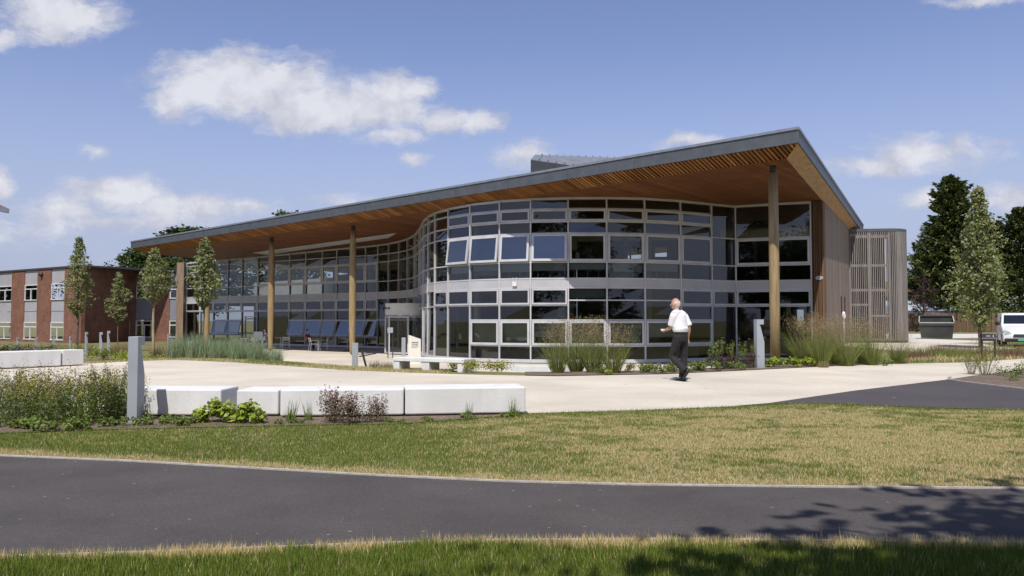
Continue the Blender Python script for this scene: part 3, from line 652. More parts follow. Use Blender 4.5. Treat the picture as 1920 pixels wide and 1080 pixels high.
# ---------------- columns
mtop = [(1452.5, 1.95), (661, 1.9), (508, 1.9), (388, 1.9)]
for px, dn in mtop:
    # intersect pixel column with the line dn inside the front edge
    base = A2 + en * dn; d = Vector(((px - 960) / F, 1.0)); c = meet(base, ed, Vector((0, 0)), d)
    zt = roofz(c.x, c.y, SOF); g0 = -.66 if px < 1400 else Tz(c.x, c.y) - .05; H = zt - g0 - .35
    cap = MB(); cap.tube([(c.x, c.y, zt - .30), (c.x, c.y, zt + .02)], [.10, .12], 12)
    mb = MB(); prof = [(0, .115), (.03, .14), (.12, .165), (.30, .19), (.55, .195), (.8, .18), (.93, .155), (1, .14)] if px < 1400 else [(0, .16), (.3, .178), (.6, .175), (1, .165)]
    mb.tube([(c.x, c.y, g0 + .12 + (H - .02) * s) for s, _ in prof], [r for _, r in prof], 20)
    o = bobj('column', mb, M_col, smooth=True)
    bobj('steel_cap', cap, M_steel, o); ft = MB(); ft.tube([(c.x, c.y, g0 - .02), (c.x, c.y, g0 + .13)], .05, 10); bobj('steel_foot', ft, M_steel, o)
# end pier at the far left
e0 = FP[0]; mb = MB(); mb.box(e0.x - .62, e0.x - .05, e0.y - .5, e0.y + .3, -.65, e0.z - .01); bobj('end_pier', mb, mat('weathered_larch_pier', (.20, .14, .09), (.30, .215, .145), scale=3, rough=.8, stretch=(5, 5, .4)))
# ---------------- timber clad end: pier with fins and the receding wall
G0 = onsof(1543, 375); G1 = onsof(1591, 428); F_ = FP[-1]
CLAD = [(.20, .15, .115), (.32, .25, .20), (.25, .20, .165), (.38, .305, .25)]
wd = Vector((G1.x - G0.x, G1.y - G0.y)).normalized()
M_cl2 = board_mat('weathered_cladding', (wd.x, wd.y), .11, CLAD, gap=(.05, .038, .03), gapw=.09)
pd = Vector((G0.x - F_.x, G0.y - F_.y)).normalized()
M_cl1 = board_mat('brown_cladding', (pd.x, pd.y), .12, [(.10, .058, .032), (.20, .115, .065), (.145, .085, .048)], gap=(.02, .012, .008), gapw=.14)
zt = lambda p: roofz(p.x, p.y, SOF) - .004
bk = Vector((-wd.y, wd.x)) * .3
mb = MB(); g0 = -.7
Fp = Vector((F_.x + .03, F_.y)); Gp = Vector((G0.x, G0.y)); G1p = Vector((G1.x, G1.y))
mb.box8([Vector((p.x, p.y, g0)) for p in (Fp, Gp, Gp + wd * .6, Fp + wd * .6)] + [Vector((p.x, p.y, zt(p))) for p in (Fp, Gp, Gp + wd * .6, Fp + wd * .6)])
fin = MB(); Lp = (Gp - Fp).length; po = Vector((pd.y, -pd.x))
for kx in range(6):
    p = Fp + pd * (Lp * (kx + .5) / 6)
    fin.obox((p.x + po.x * .03, p.y + po.y * .03, g0), (p.x + po.x * .03, p.y + po.y * .03, zt(p) - .05), .05, .06, up=(po.x, po.y, 0))
pier = bobj('clad_pier', mb, M_cl1); bobj('cladding_fin', fin, M_cl1, pier)
mb = MB(); a = Gp + wd * .602; b = G1p; ow = Vector((wd.y, -wd.x))
mb.box8([Vector((p.x, p.y, g0)) for p in (a, b, b - ow * .3, a - ow * .3)] + [Vector((p.x, p.y, zt(p))) for p in (a, b, b - ow * .3, a - ow * .3)])
# make the corner flush: the wall's outer face runs on from the pier
cw = bobj('clad_wall', mb, M_cl2)
M_dkglass = mat('dark_slot_glass', (.012, .014, .016), scale=2, rough=.08)
for px in (1577, 1583.5):
    d = Vector(((px - 960) / F, 1.0)); c = meet(Gp, wd, Vector((0, 0)), d) + ow * .012; mb = MB(); mb.obox((c.x, c.y, 1.5), (c.x, c.y, 2.55), .28, .03, up=(ow.x, ow.y, 0)); 
    w = bobj('slot_window', mb, M_steel); mb = MB(); mb.obox((c.x + ow.x * .02, c.y + ow.y * .02, 1.54), (c.x + ow.x * .02, c.y + ow.y * .02, 2.51), .2, .01, up=(ow.x, ow.y, 0)); bobj('pane', mb, M_dkglass, w)
# ---------------- interior
fac = [(p.x, p.y) for p in FP]; off = []
for i, p in enumerate(FP):
    b0 = BAYS[max(0, i - 1)]; b1 = BAYS[min(len(BAYS) - 1, i)]; o = (b0.o + b1.o).normalized(); off.append(Vector((p.x, p.y)) - o * .16)
backp = [G1p + Vector((-.4, 0)), Vector((15.5, 52)), Vector((5, 52)), Vector((-4, 61)), Vector((-24, 86)), Vector((-33, 82))]
poly = off + [Gp + wd * .6 + Vector((-.4, .1))] + backp
def slab(name, z0, z1, m):
    bm = bmesh.new(); vs = [bm.verts.new((p.x - BL.x, p.y - BL.y, z1 - BL.z)) for p in poly]; f = bm.faces.new(vs)
    r = bmesh.ops.extrude_face_region(bm, geom=[f]); 
    for v in [x for x in r['geom'] if isinstance(x, bmesh.types.BMVert)]: v.co.z = z0 - BL.z
    bmesh.ops.triangulate(bm, faces=[x for x in bm.faces if len(x.verts) > 4]); bmesh.ops.recalc_face_normals(bm, faces=bm.faces)
    me = bpy.data.meshes.new(name); bm.to_mesh(me); bm.free(); return link(name, me, m, bld)
slab('ground_floor', -.62, -.54, M_intd); slab('upper_floor', 2.74, 3.07, M_intc)
mb = MB(); 
def wall_seg(mb, p, q, z0, z1, th=.2, holes=()):
    p = Vector(p); q = Vector(q); L = (q - p).length; t = (q - p) / L; o = Vector((t.y, -t.x)) * th / 2
    def bx(u0, u1, a, b):
        if u1 - u0 < 1e-3 or b - a < 1e-3: return
        P = [p + t * u0 - o, p + t * u1 - o, p + t * u1 + o, p + t * u0 + o]; mb.box8([Vector((w.x, w.y, a)) for w in P] + [Vector((w.x, w.y, b)) for w in P])
    cur = 0
    for (u0, u1, a, b) in sorted(holes):
        bx(cur, u0, z0, z1); bx(u0, u1, z0, a); bx(u0, u1, b, z1); cur = u1
    bx(cur, L, z0, z1)
w0 = (17.6, 46.5); w1 = (4.0, 49.0)
def hole(px0, px1, z0, z1):
    P = Vector(w0); Q = Vector(w1); t = (Q - P).normalized()
    us = [(meet(P, t, Vector((0, 0)), Vector(((px - 960) / F, 1.0))) - P).dot(t) for px in (px0, px1)]; return (min(us), max(us), z0, z1)
holes = [hole(1163, 1181, 5.0, 5.55), hole(1184, 1203, 5.0, 5.6), hole(1229, 1251, 5.1, 5.7), hole(1494, 1507, .9, 1.9)]
wall_seg(mb, w0, w1, -.54, 6.1, holes=holes); wall_seg(mb, (3.9, 49.1), (-5, 60), -.54, 5.6); wall_seg(mb, (-5.1, 60.1), (-16, 73), -.54, 5.4); wall_seg(mb, (-16.1, 73.1), (-27, 84), -.54, 5.2)
bobj('rear_wall', mb, M_intw)
mb = MB()
for p, q in (((5.5, 38.4), (6.2, 46)), ((12.2, 40), (13.2, 46.5)), ((-1.0, 41), (-.5, 51)), ((-13, 63.5), (-9, 68))): wall_seg(mb, p, q, 3.1, 5.4, .15)
for p, q in (((8.8, 40), (9.6, 47)), ((-3.0, 44), (1.5, 48.5)), ((-18, 68), (-14, 73))): wall_seg(mb, p, q, -.53, 2.7, .15)
bobj('partition_wall', mb, M_intw)
for (cx, cy) in ((-1.7, 39.9), (2.4, 38.2), (6.5, 38.3), (10.4, 40.6), (-7.8, 58.5), (-11, 62.2), (-14.6, 66), (-18, 69.5)):
    mb = MB(); mb.tube([(cx, cy, -.54), (cx, cy, min(5.9, roofz(cx, cy, SOF) + .02))], .2, 14); bobj('interior_column', mb, mat('painted_column', (.50, .50, .48), scale=1, rough=.7) if 'painted_column' not in bpy.data.materials else bpy.data.materials['painted_column'], smooth=True)
# blinds pulled part way down behind a few panes
for xm, z0, z1 in ((937, 3.45, 3.8), (995, 3.5, 3.8), (1065, 3.5, 3.8), (905, 3.3, 3.8), (1030, 1.02, 1.3), (1100, 2.25, 2.68)):
    i = max(k for k in range(len(MP)) if MP[k][0] <= xm); by = BAYS[i]; mb = MB(); by.box(mb, .08, by.L - .08, -.2, -.19, z0, z1); bobj('roller_blind', mb, M_blind)
for i, by in enumerate(BAYS):
    if 882 <= MP[i][0] < 1275:
        mb = MB(); by.box(mb, .10, by.L - .10, -.135, -.125, .20 + (.35 if i % 3 == 1 else 0), 1.25); bobj('roller_blind', mb, M_blind2)
    if 803 <= MP[i][0] < 1275:
        mb = MB(); by.box(mb, .06, by.L - .06, -.17, -.15, 3.42 + .04 * (i % 3), 3.79); bobj('desk_screen', mb, M_desk)
        for kk in range(3):
            uu = by.L * (.2 + .3 * kk) + random.uniform(-.1, .1); mb = MB(); by.box(mb, uu - .02, uu + .02, -.58, -.54, 3.10, 3.48); by.box(mb, uu - .18, uu + .18, -.8, -.5, 3.46, 3.475); bobj('desk_leg', mb, M_alu)
# work counter running behind the glass on both floors
mb = MB()
for i, by in enumerate(BAYS):
    if MP[i][0] >= 882 and MP[i][0] < 1333:
        by.box(mb, 0, by.L, -.95, -.35, .12, .16); by.box(mb, 0, by.L, -.95, -.35, 3.82, 3.86); by.box(mb, 0, by.L, -.9, -.88, -.5, .12)
bobj('counter', mb, mat('counter_top', (.30, .29, .26), scale=2, rough=.5))
# ---------------- roof lantern
lt = MB(); z6 = lambda p: Vector((p.x, p.y, roofz(p.x, p.y, TH_) - .1))
FL = onY(995, 300, 41); FR = onY(1180, 326, 43.5); BR_ = onY(1165, 297, 47); BLc = onY(1003, 291, 46)
lt.box8([z6(FL), z6(FR), z6(BR_), z6(BLc), FL, FR, BR_, BLc]); lan = bobj('roof_lantern', lt, mat('lantern_grey', (.085, .085, .09), scale=2, rough=.5, metal=.3))
sm_ = MB(); M_seam = M_zincl
lo = Vector((0, 0, .03)); sm_.box8([FL + lo * .1, FR + lo * .1, BR_ + lo * .1, BLc + lo * .1, FL + lo, FR + lo, BR_ + lo, BLc + lo])
for kx in range(1, 12):
    f = kx / 12; p = FL.lerp(FR, f) + lo * 1.5; q = BLc.lerp(BR_, f) + lo * 1.5; sm_.obox(p, q, .07, .14)
bobj('standing_seam_roof', sm_, mat('lantern_zinc', (.20, .21, .23), (.27, .28, .30), scale=2, rough=.4, metal=.2), lan)
# ---------------- entrance drum and vestibule
cx, cy = -5.75, 44.9; r = 1.35
mb = MB(); n = 28
ring = [(cx + r * math.cos(math.pi * (1.0 + 1.0 * k / n) - .15), cy + r * math.sin(math.pi * (1.0 + 1.0 * k / n) - .15)) for k in range(n + 1)]
for k in range(n):
    (xa, ya), (xb, yb) = ring[k], ring[k + 1]; f = .94
    ia = (cx + (xa - cx) * f, cy + (ya - cy) * f); ib = (cx + (xb - cx) * f, cy + (yb - cy) * f)
    mb.box8([(xa, ya, 1.52), (xb, yb, 1.52), (*ib, 1.52), (*ia, 1.52), (xa, ya, 2.22), (xb, yb, 2.22), (*ib, 2.22), (*ia, 2.22)])
drum = bobj('entrance_canopy', mb, mat('canopy_cream', (.68, .66, .60), scale=2, rough=.5))
lid = MB(); lid.prism([Vector((x, y, 1.53)) for x, y in ring], (0, 0, .05)); bobj('canopy_ceiling', lid, M_alu2, drum)
tx = MB(); xx = 0.0
for k in range(11):                                     # lettering on the curve
    a = math.pi * (1.0) - .02 + .26 + k * .052
    if k == 6: continue
    px_, py_ = cx + (r + .006) * math.cos(a), cy + (r + .006) * math.sin(a); qx, qy = cx + (r + .006) * math.cos(a + .036), cy + (r + .006) * math.sin(a + .036)
    tx.box8([(px_, py_, 1.9), (qx, qy, 1.9), (qx * .999, qy * 1.0006, 1.9), (px_ * .999, py_ * 1.0006, 1.9), (px_, py_, 2.0 + .04 * (k % 3 == 0)), (qx, qy, 2.0), (qx * .999, qy * 1.0006, 2.0), (px_ * .999, py_ * 1.0006, 2.0)])
bobj('lettering', tx, M_steel, drum)
mb = MB()
for k in (1, 8, 16, 24):
    x, y = ring[k]; mb.box(x - .04, x + .04, y - .04, y + .04, -.55, 1.52)
for (ka, kb) in ((8, 16), (16, 24), (1, 8)):
    (xa, ya), (xb, yb) = ring[ka], ring[kb]; mb.obox((xa, ya, 1.46), (xb, yb, 1.46), .05, .07); mb.obox((xa, ya, -.5), (xb, yb, -.5), .05, .07)
ed_ = bobj('entrance_door_frame', mb, M_alu)
for (ka, kb) in ((8, 16), (16, 24)):
    (xa, ya), (xb, yb) = ring[ka], ring[kb]; mb = MB(); mb.quad((xa, ya, -.48), (xb, yb, -.48), (xb, yb, 1.44), (xa, ya, 1.44)); bobj('entrance_door', mb, M_glass, ed_, fix=False)
# ---------------- slatted stair tower
tw = thing('stair_tower', 'round cornered stair tower screened by grey vertical timber slats', 'tower', (21.5, 47, 0))
TL = onY(1596, 640, 46.3); TR = onY(1670, 641, 46.0); zt = 6.52; rr = 1.32
path = [Vector((TL.x, TL.y)), Vector((TR.x, TR.y))]; t = (path[1] - path[0]).normalized(); nn = Vector((-t.y, t.x)); cc = path[1] + nn * rr
for k in range(1, 11):
    a = math.radians(9 * k); path.append(cc + t * (rr * math.sin(a)) - nn * (rr * math.cos(a)))
path.append(path[-1] + nn * 3.2)
P = interp_line(path, 400); seglen = np.concatenate([[0], np.cumsum(np.linalg.norm(np.diff(P, axis=0), axis=1))])
sl_ = MB(); solid = MB(); Lf = (path[1] - path[0]).length; s = .04
while s < seglen[-1]:
    x = np.interp(s, seglen, P[:, 0]); y = np.interp(s, seglen, P[:, 1]); x2 = np.interp(s + .01, seglen, P[:, 0]); y2 = np.interp(s + .01, seglen, P[:, 1]); o = Vector((y2 - y, -(x2 - x))).normalized()
    w = .05 if s < Lf + .45 else .075
    sl_.obox((x, y, .10), (x, y, zt - .1), w, .04, up=(o.x, o.y, 0)); s += .104 if s < Lf + .45 else .088
M_grey = board_mat('grey_weathered_slats', (t.x, t.y), .094, [(.175, .155, .143), (.27, .243, .228), (.22, .197, .183)], gapw=0)
obj('timber_slats', sl_, M_grey, tw, world=True)
rl = MB()
for za, zb_, ua, ub in ((6.05, 6.2, .1, 1.0), (4.38, 4.52, 0, 1.0), (2.95, 3.1, 0, 1.0), (2.12, 2.24, 0, .5), (1.48, 1.6, .5, 1.0), (.12, .25, 0, 1.0)):
    p = path[0].lerp(path[1], ua) + nn * .05; q = path[0].lerp(path[1], ub) + nn * .05; rl.obox((p.x, p.y, (za + zb_) / 2), (q.x, q.y, (za + zb_) / 2), .05, zb_ - za)
for f in (.005, .5, 1.0):
    p = path[0].lerp(path[1], f) + nn * .06; rl.obox((p.x, p.y, .05), (p.x, p.y, zt - .1), .14, .06, up=(nn.x, nn.y, 0))
obj('screen_rail', rl, mat('pale_grey_timber', (.24, .215, .20), (.31, .28, .262), scale=4, rough=.85), tw, world=True)
st_ = MB(); q0 = path[0] + nn * .5
for k in range(24):
    f = k / 24; p = path[0].lerp(path[1], .15 + .75 * (f * 2 % 1 if f < .5 else 1 - (f * 2 % 1))) + nn * .85; st_.box(p.x - .14, p.x + .14, p.y - .45, p.y + .45, .2 + f * 5, .25 + f * 5)
st_.box(TL.x + .1, TR.x + .6, TL.y + 1.5, TL.y + 1.6, .1, 6.3); st_.box(TL.x + .1, TR.x + .6, TL.y + .5, TL.y + 2.8, 3.0, 3.15)  # dark back panel: its colour stands in for shade behind the slats
obj('staircase_and_dark_back', st_, mat('stair_shade_dark', (.05, .047, .045), scale=3, rough=.8), tw, world=True)
lampb = MB(); lq = onY(1624, 478, 48.2); lampb.tube([(lq.x, lq.y, lq.z - .16), (lq.x, lq.y, lq.z + .16)], .13, 10); obj('stair_lamp', lampb, mat('opal_white', (.8, .8, .78), scale=1, rough=.4), tw, world=True)
cp = MB(); capo = [Vector((p.x, p.y)) for p in path] + [path[-1] - t * (Lf + rr + .05)]
cc_ = sum((Vector((p.x, p.y)) for p in capo), Vector((0, 0))) / len(capo)
cp.prism([Vector((*(cc_ + (p - cc_) * 1.03), zt - .1)) for p in capo], (0, 0, .16)); obj('tower_roof', cp, M_zinc, tw, world=True)
bs = MB(); bs.prism([Vector((*(cc_ + (p - cc_) * 1.005), -.05)) for p in capo], (0, 0, .13)); obj('tower_base', bs, mat('dark_base', (.07, .065, .06), scale=4, rough=.9), tw, world=True)
# ---------------- brick building at the left
BRL = Vector((-38, 68, -.6)); brk = thing('brick_building', 'two storey red brick building with grey panels and white windows behind the young trees', 'building', BRL)
K0 = onY(152, 600, 64.7); K1 = onY(0, 600, 72.7); kd = Vector((K1.x - K0.x, K1.y - K0.y)).normalized(); K0p = Vector((K0.x, K0.y)); ko = Vector((kd.y, -kd.x))
if ko.y > 0: ko = -ko
HT = 5.62
def bk(name, mb, m, parent=None, **k): return obj(name, mb, m, parent or brk, world=True, **k)
M_br = brick_mat('red_brick', (kd.x, kd.y))
def upx(px, P=K0p, d=kd): return (meet(P, d, Vector((0, 0)), Vector(((px - 960) / F, 1.0))) - P).dot(d)
def fbox(mb, P, d, o, u0, u1, z0, z1, d0=-.2, d1=0.0):
    q = lambda u, w, z: Vector((*(P + d * u + o * w), z))
    return mb.box8([q(u0, d1, z0), q(u1, d1, z0), q(u1, d0, z0), q(u0, d0, z0), q(u0, d1, z1), q(u1, d1, z1), q(u1, d0, z1), q(u0, d0, z1)])
M_pan = mat('grey_panel', (.38, .37, .40), (.44, .43, .46), scale=1, rough=.5)
M_upvc = mat('white_window_frame', (.72, .72, .72), scale=2, rough=.4)
M_brglass = glass_mat('far_window_glass', (.45, .5, .5), 1.8, .05)
M_curt = mat('pale_curtain', (.45, .45, .42), scale=3, rough=.9, stretch=(6, 6, .3))
def bay_window(P, d, o, u0, u1, z0, z1, parent, nsplit=2, curtain=True, openone=False):
    mb = MB(); w = .07; zt_ = z1 - (z1 - z0) * .27
    fbox(mb, P, d, o, u0, u1, z0, z0 + w, -.12, .03); fbox(mb, P, d, o, u0, u1, z1 - w, z1, -.12, -.02); fbox(mb, P, d, o, u0, u0 + w, z0 + w, z1 - w, -.12, -.02); fbox(mb, P, d, o, u1 - w, u1, z0 + w, z1 - w, -.12, -.02)
    fbox(mb, P, d, o, u0 + w, u1 - w, zt_ - .04, zt_ + .04, -.12, -.015)
    um = u0 + (u1 - u0) * .52; fbox(mb, P, d, o, um - .04, um + .04, z0 + w, zt_ - .04, -.12, -.015)
    f = bk('window', mb, M_upvc, parent)
    g = MB(); q = lambda u, z: Vector((*(P + d * u + o * -.06), z)); g.quad(q(u0 + w, z0 + w), q(u1 - w, z0 + w), q(u1 - w, z1 - w), q(u0 + w, z1 - w)); bk('pane', g, M_brglass, f, fix=False)
    if curtain:
        c = MB(); fbox(c, P, d, o, um + .1, u1 - w, z0 + .1, zt_, -.4, -.34); bk('curtain', c, M_curt, f)
M_pan = M_pan; brick = MB(); u_end = 17.5
strips = [(21, -5.5), (69, 45), (120, 95)]
bu = []
cur = 0.0; PX = [(120, 95), (69, 45), (21, -4), (-30, -56), (-84, -110)]
for a, b in PX:
    ua, ub = upx(a), upx(b); fbox(brick, K0p, kd, ko, cur, ua, -.9, HT, -.3, .0); cur = ub; bu.append((ua, ub))
fbox(brick, K0p, kd, ko, cur, cur + 1.5, -.9, HT, -.3, 0)
s68 = 66.5 / F
z_ = lambda py: EYE + (600 - py) * 68.6 / F
for ua, ub in bu:
    fbox(brick, K0p, kd, ko, ua, ub, -.9, z_(637), -.3, -.003)
    for za_, zb_ in ((z_(533), HT - .02), (z_(584) + .02, z_(563)), (z_(604), z_(584) - .02)):
        panel = MB(); fbox(panel, K0p, kd, ko, ua, ub, za_, zb_, -.2, -.06); bk('grey_panel', panel, M_pan)
bk('brick_wall', brick, M_br)
for ua, ub in bu:
    bay_window(K0p, kd, ko, ua, ub, z_(563), z_(533), brk); bay_window(K0p, kd, ko, ua, ub, z_(637), z_(604), brk)
inn = MB(); fbox(inn, K0p, kd, ko, 3.6, 22, -.8, HT - .1, -4.2, -4.0); fbox(inn, K0p, kd, ko, 3.6, 22, 2.2, 2.4, -4, -.3); bk('rear_room_wall', inn, M_intw)
S1 = onY(243, 600, 71.4); S1p = Vector((S1.x, S1.y)); sdv = (S1p - K0p).normalized(); sov = Vector((sdv.y, -sdv.x))
mb = MB(); fbox(mb, K0p + sdv * .004, sdv, sov, 0, (S1p - K0p).length, -.9, HT, -.3, 0); 
M_br2 = brick_mat('red_brick_return', (sdv.x, sdv.y)); bk('return_wall', mb, M_br2)
# set-back wing
E1 = onY(341, 600, 71.6); d2 = (Vector((E1.x, E1.y)) - S1p).normalized(); o2 = Vector((d2.y, -d2.x)); M_br3 = brick_mat('red_brick_wing', (d2.x, d2.y)); P2 = S1p
M_dpan = mat('dark_grey_panel', (.20, .20, .235), (.25, .25, .285), scale=1, rough=.5); br = MB(); L2 = upx(346, P2, d2); ua, ub, uc = upx(255, P2, d2), upx(286, P2, d2), upx(318, P2, d2); HT2 = 5.45
fbox(br, P2, d2, o2, .01, ua, -.9, HT2, -.3, 0); fbox(br, P2, d2, o2, ub, uc, -.9, HT2, -.3, 0); bk('wing_brick_wall', br, M_br3)
for a, b in ((ua, ub), (uc, L2)):
    for za_, zb_ in ((z_(533), HT2 - .02), (z_(600), z_(558)), (-.8, z_(634))):
        pn_ = MB(); fbox(pn_, P2, d2, o2, a, b, za_, zb_, -.2, -.05); bk('grey_panel', pn_, M_dpan)
for a, b in ((ua, ub), (uc, L2)):
    bay_window(P2, d2, o2, a, b, z_(558), z_(533), brk, curtain=False); bay_window(P2, d2, o2, a, b, z_(634), z_(601), brk, curtain=False)
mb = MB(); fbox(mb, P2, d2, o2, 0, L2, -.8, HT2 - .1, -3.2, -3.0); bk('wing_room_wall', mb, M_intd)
rf = MB(); fbox(rf, K0p, kd, ko, -.05, 22, HT, HT + .14, -9, .08); fbox(rf, S1p + sdv * .06, d2, o2, .1, L2 + .1, HT2, HT2 + .13, -7, .08); bk('flat_roof', rf, mat('roof_edge_dark', (.06, .06, .065), scale=3, rough=.6))
lb = MB(); c = K0p + kd * upx(78) + ko * .12; zc = z_(515); lb.ball((c.x, c.y, zc), (.2, .16, .2), 10, 6); lb.obox((c.x, c.y, zc + .1), (c.x - ko.x * .12, c.y - ko.y * .12, zc + .15), .08, .08); bk('security_light', lb, M_steel, smooth=True)
# neighbouring house whose eave corner just enters at the far left
hs = thing('house', 'house with brown tiled eave poking in at the left edge of the sky', 'house', (-29, 36, -.5))
mb = MB(); tip = onY(17, 391.5, 40.0); zt = tip.z
mb.box(tip.x - 7.6, tip.x - .55, 32.9, 39.5, -.9, zt - .25); obj('wall', mb, brick_mat('house_brick', (1, 0)), hs, world=True)
mb = MB(); x0, x1, y0, y1 = tip.x - 8.2, tip.x, 32.4, 40.0; r0 = Vector(((x0 + x1) / 2, 35.2, zt + 2.2)); r1 = Vector(((x0 + x1) / 2, 37.2, zt + 2.2))
c4 = [Vector((x0, y0, zt)), Vector((x1, y0, zt)), Vector((x1, y1, zt)), Vector((x0, y1, zt))]
mb.poly([c4[0], c4[1], r0]); mb.poly([c4[1], c4[2], r1, r0]); mb.poly([c4[2], c4[3], r1]); mb.poly([c4[3], c4[0], r0, r1]); mb.poly(c4[::-1]); obj('roof', mb, mat('brown_roof_tiles', (.14, .075, .05), (.22, .12, .08), scale=5, rough=.85), hs, world=True)
mb = MB(); mb.box(x0 - .02, x1 + .02, y0 - .03, y0 + .1, zt - .22, zt - .004); mb.box(x1 - .1, x1 + .02, y0 + .1, y1, zt - .22, zt - .004); obj('eave_board', mb, M_upvc, hs, world=True)
#@@PART4
# ------------------------------------------------------------------ white concrete seating blocks
M_conc = mat('white_precast_concrete', (.645, .64, .635), (.76, .755, .75), scale=2.6, rough=.75, bump=.2, bscale=45, detail=12, stretch=(1.4, 1.4, .5))
def block(name, p0, p1, depth, h, label, group, z=0.0):
    """front bottom edge from p0 to p1 (x,y)"""
    p0 = Vector(p0); p1 = Vector(p1); t = (p1 - p0).normalized(); o = Vector((-t.y, t.x)); 
    r = thing(name, label, 'seating block', ((p0.x + p1.x) / 2, (p0.y + p1.y) / 2, z), 0, group)
    mb = MB(); q = [p0, p1, p1 + o * depth, p0 + o * depth]
    mb.box8([Vector((w.x, w.y, z + .035)) for w in q] + [Vector((w.x, w.y, z + h)) for w in q]); obj('block_body', mb, M_conc, r, world=True, bevel=.018)
    mb = MB(); q = [p0 + (t + o) * .05, p1 + (o - t) * .05, p1 + o * (depth - .05) - t * .05, p0 + o * (depth - .05) + t * .05]
    mb.box8([Vector((w.x, w.y, z - .05)) for w in q] + [Vector((w.x, w.y, z + .036)) for w in q]); obj('recessed_foot', mb, M_soil_c, r, world=True)
    return r
M_soil_c = mat('block_foot', (.25, .20, .17), scale=8, rough=.9)
GB = 'white concrete seating blocks'
def fz(px, py): v = onZ(px, py, 0.035); return (v.x, v.y)
a0, a1 = fz(196, 777.5), fz(414, 778.5); block('concrete_block', a0, a1, .62, .375, 'white concrete block behind the grey foreground bollard, its right end face in view', GB)
a0, a1 = fz(443, 777), fz(521.5, 777.5); block('concrete_block', a0, a1, .60, .36, 'shortest white concrete block above the lime green leafy plants', GB)
a0, a1 = fz(525, 780), fz(756.5, 777.5); block('concrete_block', a0, a1, .62, .378, 'white concrete block behind the bronze leaved shrub', GB)
a0, a1 = fz(759.5, 777.5), fz(985.5, 773.5); block('concrete_block', a0, a1, .62, .385, 'rightmost long white concrete block of the front row', GB)
a0, a1 = fz(-150, 697), fz(114.5, 685.5); block('concrete_block', a0, a1, .6, .46, 'long white concrete block at the far side of the paving, cut by the left edge', GB)
a0, a1 = fz(117, 685.3), fz(157, 683.3); block('concrete_block', a0, a1, .6, .46, 'short white concrete block ending the row at the left lawn', GB)
# low bench made of thin concrete slabs
bA = Vector((XY(870, 19.9), 19.9)); bB = Vector((XY(737, 21.0), 21.0)); bt = (bA - bB).normalized(); bo = Vector((-bt.y, bt.x)); L = (bA - bB).length; bz = -.06
bn = thing('bench', 'long pale concrete slab bench on three legs in front of the entrance', 'bench', (*((bA + bB) / 2), bz))
def bq(u, w, z): p = bB + bt * u + bo * w; return Vector((p.x, p.y, z))
def bbox(mb, u0, u1, z0, z1, w0=0, w1=.5): return mb.box8([bq(u0, w0, z0), bq(u1, w0, z0), bq(u1, w1, z0), bq(u0, w1, z0), bq(u0, w0, z1), bq(u1, w0, z1), bq(u1, w1, z1), bq(u0, w1, z1)])
mb = MB(); bbox(mb, 0, L, .23, .325); obj('seat', mb, M_conc, bn, world=True, bevel=.01)
for u0, u1 in ((.01, .2), (L * .42, L * .42 + .22), (L - .2, L - .01)):
    mb = MB(); bbox(mb, u0, u1, -.35, .228, .02, .48); obj('leg', mb, M_conc, bn, world=True)
# low white retaining wall in front of the glass wall
rw = [onZ(955, 697, -.5), onZ(1035, 698, -.5), onZ(1190, 695, -.5)]
mb = MB(); 
w0 = Vector((-.2, 25.4)); w1 = Vector((1.3, 25.2)); w2 = Vector((2.6, 25.8))
for p, q in ((w0, w1), (w1, w2)): mb.obox((p.x, p.y, -.45), (q.x, q.y, -.45), .25, .62)
obj_w = obj('retaining_wall', mb, M_conc, bevel=.01); set_props(obj_w, 'low white concrete retaining wall behind the tall grasses at the glass wall', 'wall')
# ------------------------------------------------------------------ bollard lights
M_boll = mat('grey_bollard_paint', (.36, .385, .42), (.42, .445, .48), scale=2, rough=.45, metal=.15)
M_lens = mat('frosted_lens', (.55, .55, .53), scale=2, rough=.4)
def bollard(label, loc, rz, h=1.09, w=.17, d=.2, group='grey bollard lights'):
    r = thing('bollard_light', label, 'bollard', loc, rz, group)
    # outline in local x-z, notch towards +x
    k = h / 1.09
    prof = [(-d / 2, -.1), (d / 2, -.1), (d / 2, .60 * k), (d * .02, .93 * k), (-d * .16, .975 * k), (d * .46, .985 * k), (d * .46, h), (-d / 2, h)]
    mb = MB(); mb.prism([(x, -w / 2, z) for x, z in prof], (0, w, 0)); obj('post', mb, M_boll, r, bevel=.004)
    mb = MB(); mb.box(-d * .12, d * .40, -w * .4, w * .4, .977 * k, .983 * k); obj('lens', mb, M_lens, r)
    return r
v = Vector((XY(258, 10.2), 10.2, 0))
FBW = bollard('tall grey bollard light in the foreground beside the yellow flowered plants', (v.x, v.y, 0), 0, 1.09, .125, .21); FBW.rotation_euler.z = math.radians(91)
v = onZ(1424, 691, 0); bollard('grey bollard light with a notched lamp head beside the right timber column', (v.x, v.y, -.02), math.radians(14), 1.335, .16, .22)
